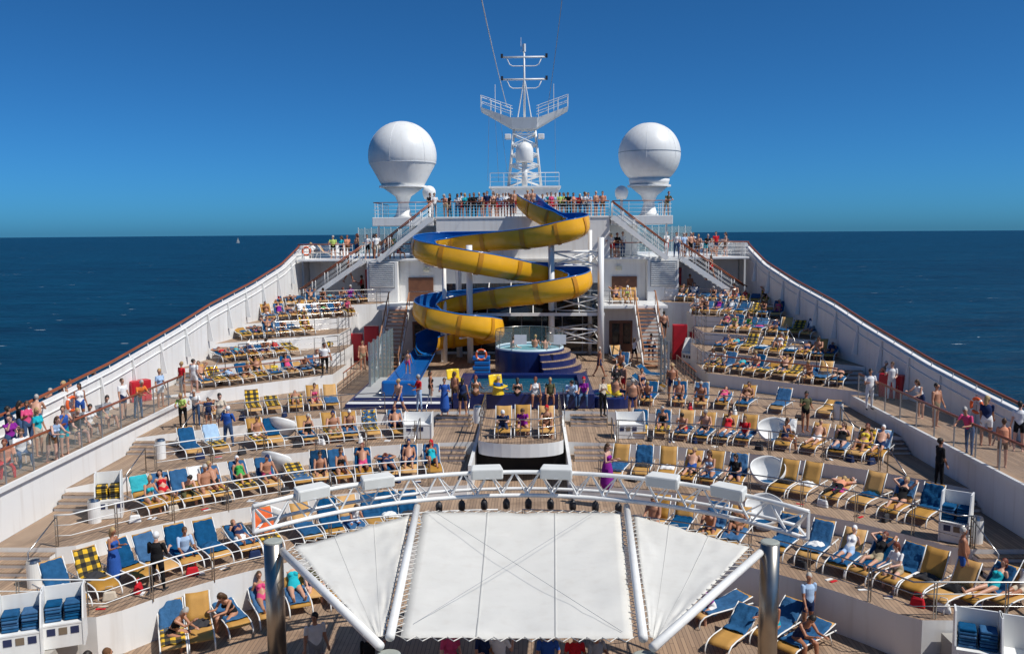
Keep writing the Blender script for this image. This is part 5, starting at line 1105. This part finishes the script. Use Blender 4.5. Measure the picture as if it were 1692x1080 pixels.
# ------------------------------------------------------------------ shell chairs
def shell_mesh():
    mb = MB()
    def f(u, v):
        a = 2*math.pi*u; t = v; c_, s_ = math.cos(a), math.sin(a)
        H = .78+.46*s_+.12*abs(c_)**3; r = .64*(.22+.78*math.sin(min(1, t*1.15)*math.pi/2))*(1-.10*max(0, t-.75)*4*(.5+.5*s_))*(1+.14*abs(c_)**4*t)
        return (r*c_*1.05, r*s_*.86, .05+H*t)
    mb.grid(f, 40, 12); return mb
for x, y, k, rz, lb in ((467, 726, 'C', 165, 'behind the third terrace loungers left'), (458, 786, 'B', 160, 'among the second terrace loungers left'), (447, 876, 'A', 150, 'behind the left end of the truss'), (1277, 735, 'C', -20, 'among the third terrace loungers right'), (1268, 805, 'B', -15, 'among the second terrace loungers right'), (1262, 872, 'A', -20, 'behind the right end of the truss')):
    t = thing('shell_chair', f'white moulded shell chair {lb}', 'chair', az(x, y, Z[k]), R(rz), 'white shell chairs'); t.scale = (.86, .86, .86)
    shell_mesh().build('shell', WHITE, t, smooth=True, solid=.035); MB().lathe([(.3, 0), (.24, .03), (.2, .16)], 20).build('base', WHITE, t, smooth=True)
    MB().lathe([(.36, .2), (.4, .24), (.36, .28)], 20).build('cushion', BLUET, t, smooth=True)
# ------------------------------------------------------------------ towel carts, bins, lockers, rings
def cart(x, y, z, rz, label, stock, w_=.95, h=1.45):
    t = thing('towel_cart', label, 'towel cart', az(x, y, z), R(rz), 'white towel carts'); d = .36
    for sx in (-1, 1): MB().prism([(-d, 0), (d, 0), (d, h), (-.05, h), (-d, .72)], 0, .04).build('side_panel', WHITE, t).matrix_local = Matrix(((0, 0, 1, sx*w_/2-.02), (1, 0, 0, 0), (0, 1, 0, 0), (0, 0, 0, 1)))
    MB().box(-w_/2+.025, w_/2-.025, d-.05, d-.01, .02, h-.03).build('back_panel', WHITE, t); MB().box(-w_/2+.025, w_/2-.025, -d+.01, d-.055, .60, .64).build('shelf', WHITE, t)
    fp = MB().box(-w_/2+.025, w_/2-.025, -d+.02, -d+.05, .02, .598).build('front_panel', WHITE, t)
    for i in range(3): MB().box(-w_/2+.12+i*.27, -w_/2+.31+i*.27, -d+.008, -d+.018, .36, .54).build('sign', (mat('navy_sign', (.02, .03, .09), .5), mat('brown_sign', (.2, .15, .1), .5))[i == 1], fp)
    if stock:
        m_ = {'B': BLUET, 'P': PLAID}[stock]
        for cx in (-.22, .22):
            for q in range(6): MB().box(cx-.19+.01*(q % 2), cx+.19, -.2+.015*(q % 3), .26, .645+q*.075, .645+q*.075+.07).build('folded_towel', m_, t, bevel=.03)
    return t
cart(182, 852, Z['B'], 20, 'white towel cart stocked with plaid towels beside the left steps', 'P', .8, 1.5); cart(1578, 892, Z['B'], -35, 'white towel cart by the right wall steps, few blue towels inside', 'B', .8, 1.5)
cart(108, 1060, .9, 22, 'white towel cart with two blue stacks at the lower left corner', 'B'); cart(38, 1078, .9, 22, 'white towel cart with blue towels nearest the left photo edge', 'B'); cart(1612, 1110, .9, -22, 'white towel cart with blue towels in the lower right corner', 'B'); cart(1690, 1125, .9, -22, 'white towel cart cut by the right photo edge', None)
cart(692, 722, Z['C'], 0, 'white recycling cart with round symbols left of the balcony', None, 1.2, 1.1); cart(1041, 722, Z['C'], 0, 'white open cart right of the balcony beside a plaid lounger', None, 1.2, 1.1)
cart(545, 592, Z['E'], 60, 'white towel cart with plaid towels on the left side terrace', 'P', 1.0, 1.4); cart(1142, 600, Z['D'], -60, 'white cart with diagonal shadow on the right side terrace', None, 1.0, 1.6); cart(1073, 592, Z['D'], 0, 'white slatted towel trolley near the right doors', 'B', .9, .9)
for x, y, k, lb in ((58, 968, 'A', 'at the left end of the lowest terrace'), (157, 862, 'B', 'beside the plaid towel cart'), (266, 757, 'C', 'at the left end of the third terrace'), (790, 698, 'D', 'beside the left balcony steps'), (1385, 692, 'D', 'at the right end of the pool deck'), (1612, 895, 'B', 'behind the right towel cart')):
    t = thing('litter_bin', f'white cylindrical litter bin with steel lid {lb}', 'litter bin', az(x, y, Z[k]), 0, 'litter bins'); MB().lathe([(.2, 0), (.2, .72)], 20).build('drum', WHITE, t); MB().lathe([(.2, .722), (.17, .8), (.05, .82)], 20).build('lid', STEEL, t)
def locker(p, rz, label, w_, h, d=.5):
    t = thing('red_locker', label, 'locker', p, R(rz), 'red lockers'); MB().box(-w_/2, w_/2, -d/2, d/2, 0, h).build('cabinet', REDP, t, bevel=.03); MB().box(-w_/2+.06, w_/2-.06, -d/2-.02, -d/2-.001, .08, h-.08).build('door', REDP, t, bevel=.01); MB().box(w_/2-.16, w_/2-.13, -d/2-.05, -d/2-.021, h*.45, h*.58).build('handle', STEEL, t)
Pl = ay(602, 560, 56.6)
locker((Pl.x+.3, 57.6, 2.8), 5, 'tall red locker left of the pool by the timber stairs', .95, 2.3); locker((Pl.x-.75, 57.6, 2.8), 5, 'shorter red locker left of the tall one', .9, 1.8)
Pr = ay(1135, 550, 56.6)
locker((Pr.x-.3, 57.6, 2.8), -5, 'tall red locker right of the pool by the timber stairs', .95, 2.3); locker((Pr.x+.75, 57.6, 2.8), -5, 'shorter red locker right of the tall one', .8, 1.8)
locker(Vector((-17.9, 40.6, PROM)), 50, 'red locker against the left bulwark', .95, 1.0); locker(Vector((17.6, 41.0, PROM)), -50, 'red locker against the right bulwark', 1.1, 1.1)
def ring(p, rz, label):
    t = thing('life_ring', label, 'life ring', p, R(rz), 'life rings'); n_ = 32
    MB().tube([(.28*math.cos(2*math.pi*i/n_), 0, .28*math.sin(2*math.pi*i/n_)) for i in range(n_)], .062, 10, closed=True).build('ring', ORRING, t, smooth=True)
    for k in range(4): a = math.pi/4+k*math.pi/2; MB().tube([(.28*math.cos(a+q), 0, .28*math.sin(a+q)) for q in (-.12, 0, .12)], .066, 10).build('white_band', WHITE, t)
ring(Vector((ay(795, 586, 48.6).x, 48.6, ay(795, 586, 48.6).z)), 0, 'orange life ring in front of the hot tub'); ring(Vector((-18.35, 35.4, 4.3)), 75, 'orange life ring on the left bulwark'); ring(Vector((18.3, 34.6, 4.3)), -75, 'orange life ring on the right bulwark'); ring(Vector((-15.4, 62.5, MID+.6)), 0, 'orange life ring on the left middle deck railing')
for x, y, Y in ((752, 625, 44.6), (1005, 655, 42.6), (823, 672, 41.4)):
    t = thing('yellow_chair', f'yellow moulded chair {"left of the pool" if x == 752 else "right of the pool" if x == 1005 else "on the pool edge"}', 'chair', (ay(x, y, Y).x, Y, 3.3 if x == 752 else 3.53 if x == 823 else 2.8), R(30))
    MB().grid(lambda u, v: ((-.35+.7*v)*(1+.1*u), -.35+.7*u, .42-.1*math.sin(math.pi*v)), 6, 6).build('seat', YELLC, t, smooth=True, solid=.03); MB().grid(lambda u, v: ((-.35+.7*v), .33-.14*abs(v-.5)*2+.12*u, .40+.5*u), 6, 6).build('backrest', YELLC, t, smooth=True, solid=.03); MB().lathe([(.3, 0), (.22, .36)], 14).build('base', YELLC, t)
# deck umbrella-blue cluster beside the tub, notices
t = thing('blue_float_stack', 'heap of blue swimming floats behind the life ring', 'float stack', (ay(795, 575, 49.5).x, 49.6, 2.8))
for i in range(5): MB().box(-.5+.1*(i % 2), .5, -.3, .3, .05+i*.28, .3+i*.28).build('float', SLB, t, bevel=.06)
for x in (860, 925):
    t = tag(MB().box(-.35, .35, -.01, .01, 0, .55).build('notice', WTOW), f'white notice panel on the hot tub railing, {"left" if x == 860 else "right"} one', 'notice'); p = ay(x, 567, 49.35); t.location = (p.x, 49.3, 4.9)
# ------------------------------------------------------------------ bags, shoes, more passengers
def bag(p, rz, m, label):
    t = thing('bag', label, 'bag', p, rz, 'bags left by the loungers'); MB().hexa([(-.2, -.09, 0), (.2, -.09, 0), (.2, .09, 0), (-.2, .09, 0), (-.15, -.05, .26), (.15, -.05, .26), (.15, .05, .26), (-.15, .05, .26)]).build('body', m, t, bevel=.04)
    MB().tube([(-.12, 0, .25), (-.08, 0, .4), (.08, 0, .4), (.12, 0, .25)], .012, 6).build('handle', m, t, smooth=True)
BM = [(DARKT, 'black'), (cm('red', COL['red']), 'red'), (cm('beige', COL['beige']), 'beige'), (cm('navy', COL['navy']), 'navy'), (WTOW, 'white')]
for k, xs_ in (('A', (128, 180, 228, 318, 420, 560, 1150, 1325, 1515, 1560, 1612)), ('B', (222, 285, 375, 470, 545, 655, 1045, 1120, 1200, 1360, 1465)), ('C', (330, 400, 490, 530, 595, 1075, 1148, 1255, 1405, 1440)), ('D', (400, 470, 1140, 1215, 1320))):
    for x in xs_:
        p, rz = solve_x(x, k, random.uniform(.75, 1.0)); m_, c_ = random.choice(BM); bag(p, random.uniform(0, 3), m_, f'{c_} beach bag on the floor {WHERE[k]} {"left" if x < 866 else "right"}')
sm_ = {}
for k, xs_ in (('A', (118, 165, 240, 330, 372, 1120, 1375, 1425, 1470, 1600)), ('B', (250, 340, 415, 580, 690, 1085, 1160, 1320, 1420)), ('C', (360, 440, 560, 640, 1110, 1180, 1370))):
    for x in xs_:
        p, rz = solve_x(x, k, random.uniform(.5, .8)); t = thing('sandals', f'pair of sandals on the floor {WHERE[k]} {"left" if x < 866 else "right"}', 'sandals', p, random.uniform(0, 6), 'sandals left by the loungers')
        for q in (-.08, .08): MB().box(q-.045, q+.045, -.13, .13, 0, .025).build('sandal', random.choice(BM)[0], t, bevel=.01)
for x, y, rz, pose, sex, spec, kw in ((18, 748, 150, 'stand', 'm', 'navy/khaki', dict(hair=0)), (48, 742, 60, 'bent', 'f', 'pink/jeans', dict(hair=1)), (120, 690, -150, 'lean', 'm', '-/blue', dict(skin=1)), (134, 700, 40, 'stand', 'f', 'tank:white/blue', dict(hair=0)), (205, 690, 70, 'stand', 'm', 'white/navy', dict(hair=1)), (66, 752, 70, 'stand', 'f', 'turquoise/beige', dict(hair=2)), (20, 765, 60, 'photo', 'f', 'purple/jeans', dict(hair=0)), (266, 672, 60, 'stand', 'f', 'lightblue/white', dict(hair=2))):
    stand(x, y, PROM, rz, pose, sex, spec, 'on the left promenade', **kw)
for x, y, rz, pose, sex, spec, kw in ((1520, 690, -60, 'lean', 'f', 'tank:white/navy', dict(hair=1)), (1545, 705, 30, 'stand', 'm', '-/khaki', dict(skin=1)), (1628, 735, 160, 'stand', 'f', 'navy/white', dict(hair=2))): stand(x, y, PROM, rz, pose, sex, spec, 'on the right promenade', **kw)
for x, y, rz, pose, sex, spec, kw in ((1018, 660, 20, 'bent', 'm', 'black/khaki', dict(hair=0)), (1030, 655, -60, 'stand', 'm', '-/red', dict(skin=1)), (1060, 668, 40, 'stand', 'f', 'bikini:navy', dict(skin=1)), (712, 668, 100, 'stand', 'f', 'bikini:black', dict(skin=2)), (660, 684, -40, 'walk', 'm', '-/blue', dict(skin=0)), (1110, 660, 0, 'stand', 'm', '-/navy', dict(skin=2)), (640, 600, 160, 'stand', 'f', 'suit:red', dict(skin=1)), (1048, 600, 150, 'walk', 'f', 'tank:white/black', dict(hair=1)), (600, 610, 30, 'stand', 'm', '-/khaki', dict(skin=1))):
    stand(x, y, Z['D'], rz, pose, sex, spec, 'near the pool', **kw)
for i, x in enumerate((742, 762, 776, 799, 821, 831, 841, 905, 918, 932, 948, 968, 985)):
    person(Vector((ay(x, 355, 64).x, 64.1+random.uniform(0, .6), TOP)), R(random.uniform(-60, 60)), random.choice(('stand', 'bent', 'photo')), random.choice('mf'), specs[(i*5+3) % len(specs)], 'behind the top deck front row')
for x in (548, 574, 590, 615, 630, 648, 660, 1016, 1030, 1100, 1124, 1136, 1148, 1160, 1172, 1186, 1200):
    person(Vector((ay(x, 420, 64).x, 63.6+random.uniform(0, 1.4), MID)), R(random.uniform(-90, 90)), random.choice(('stand', 'bent', 'sit')), random.choice('mf'), random.choice(specs), 'on the middle deck')
# ------------------------------------------------------------------ unique labels
ORD = ['first', 'second', 'third', 'fourth', 'fifth', 'sixth', 'seventh', 'eighth', 'ninth', 'tenth']+[f'{i}th' for i in range(11, 60)]
for p_ in [o for o in bpy.data.objects if o.location.y < -400 and o.parent is None]:
    for c in [c for c in bpy.data.objects if c.parent == p_]: bpy.data.objects.remove(c)
    bpy.data.objects.remove(p_)
bpy.context.view_layer.update()
byl = {}
for o in bpy.data.objects:
    if o.parent is None and 'label' in o: byl.setdefault(o['label'], []).append(o)
for l, os_ in byl.items():
    if len(os_) > 1:
        os_.sort(key=lambda o: px(o.matrix_world.translation))
        for i, o in enumerate(os_): o['label'] = f'{l}, {ORD[i]} from left'
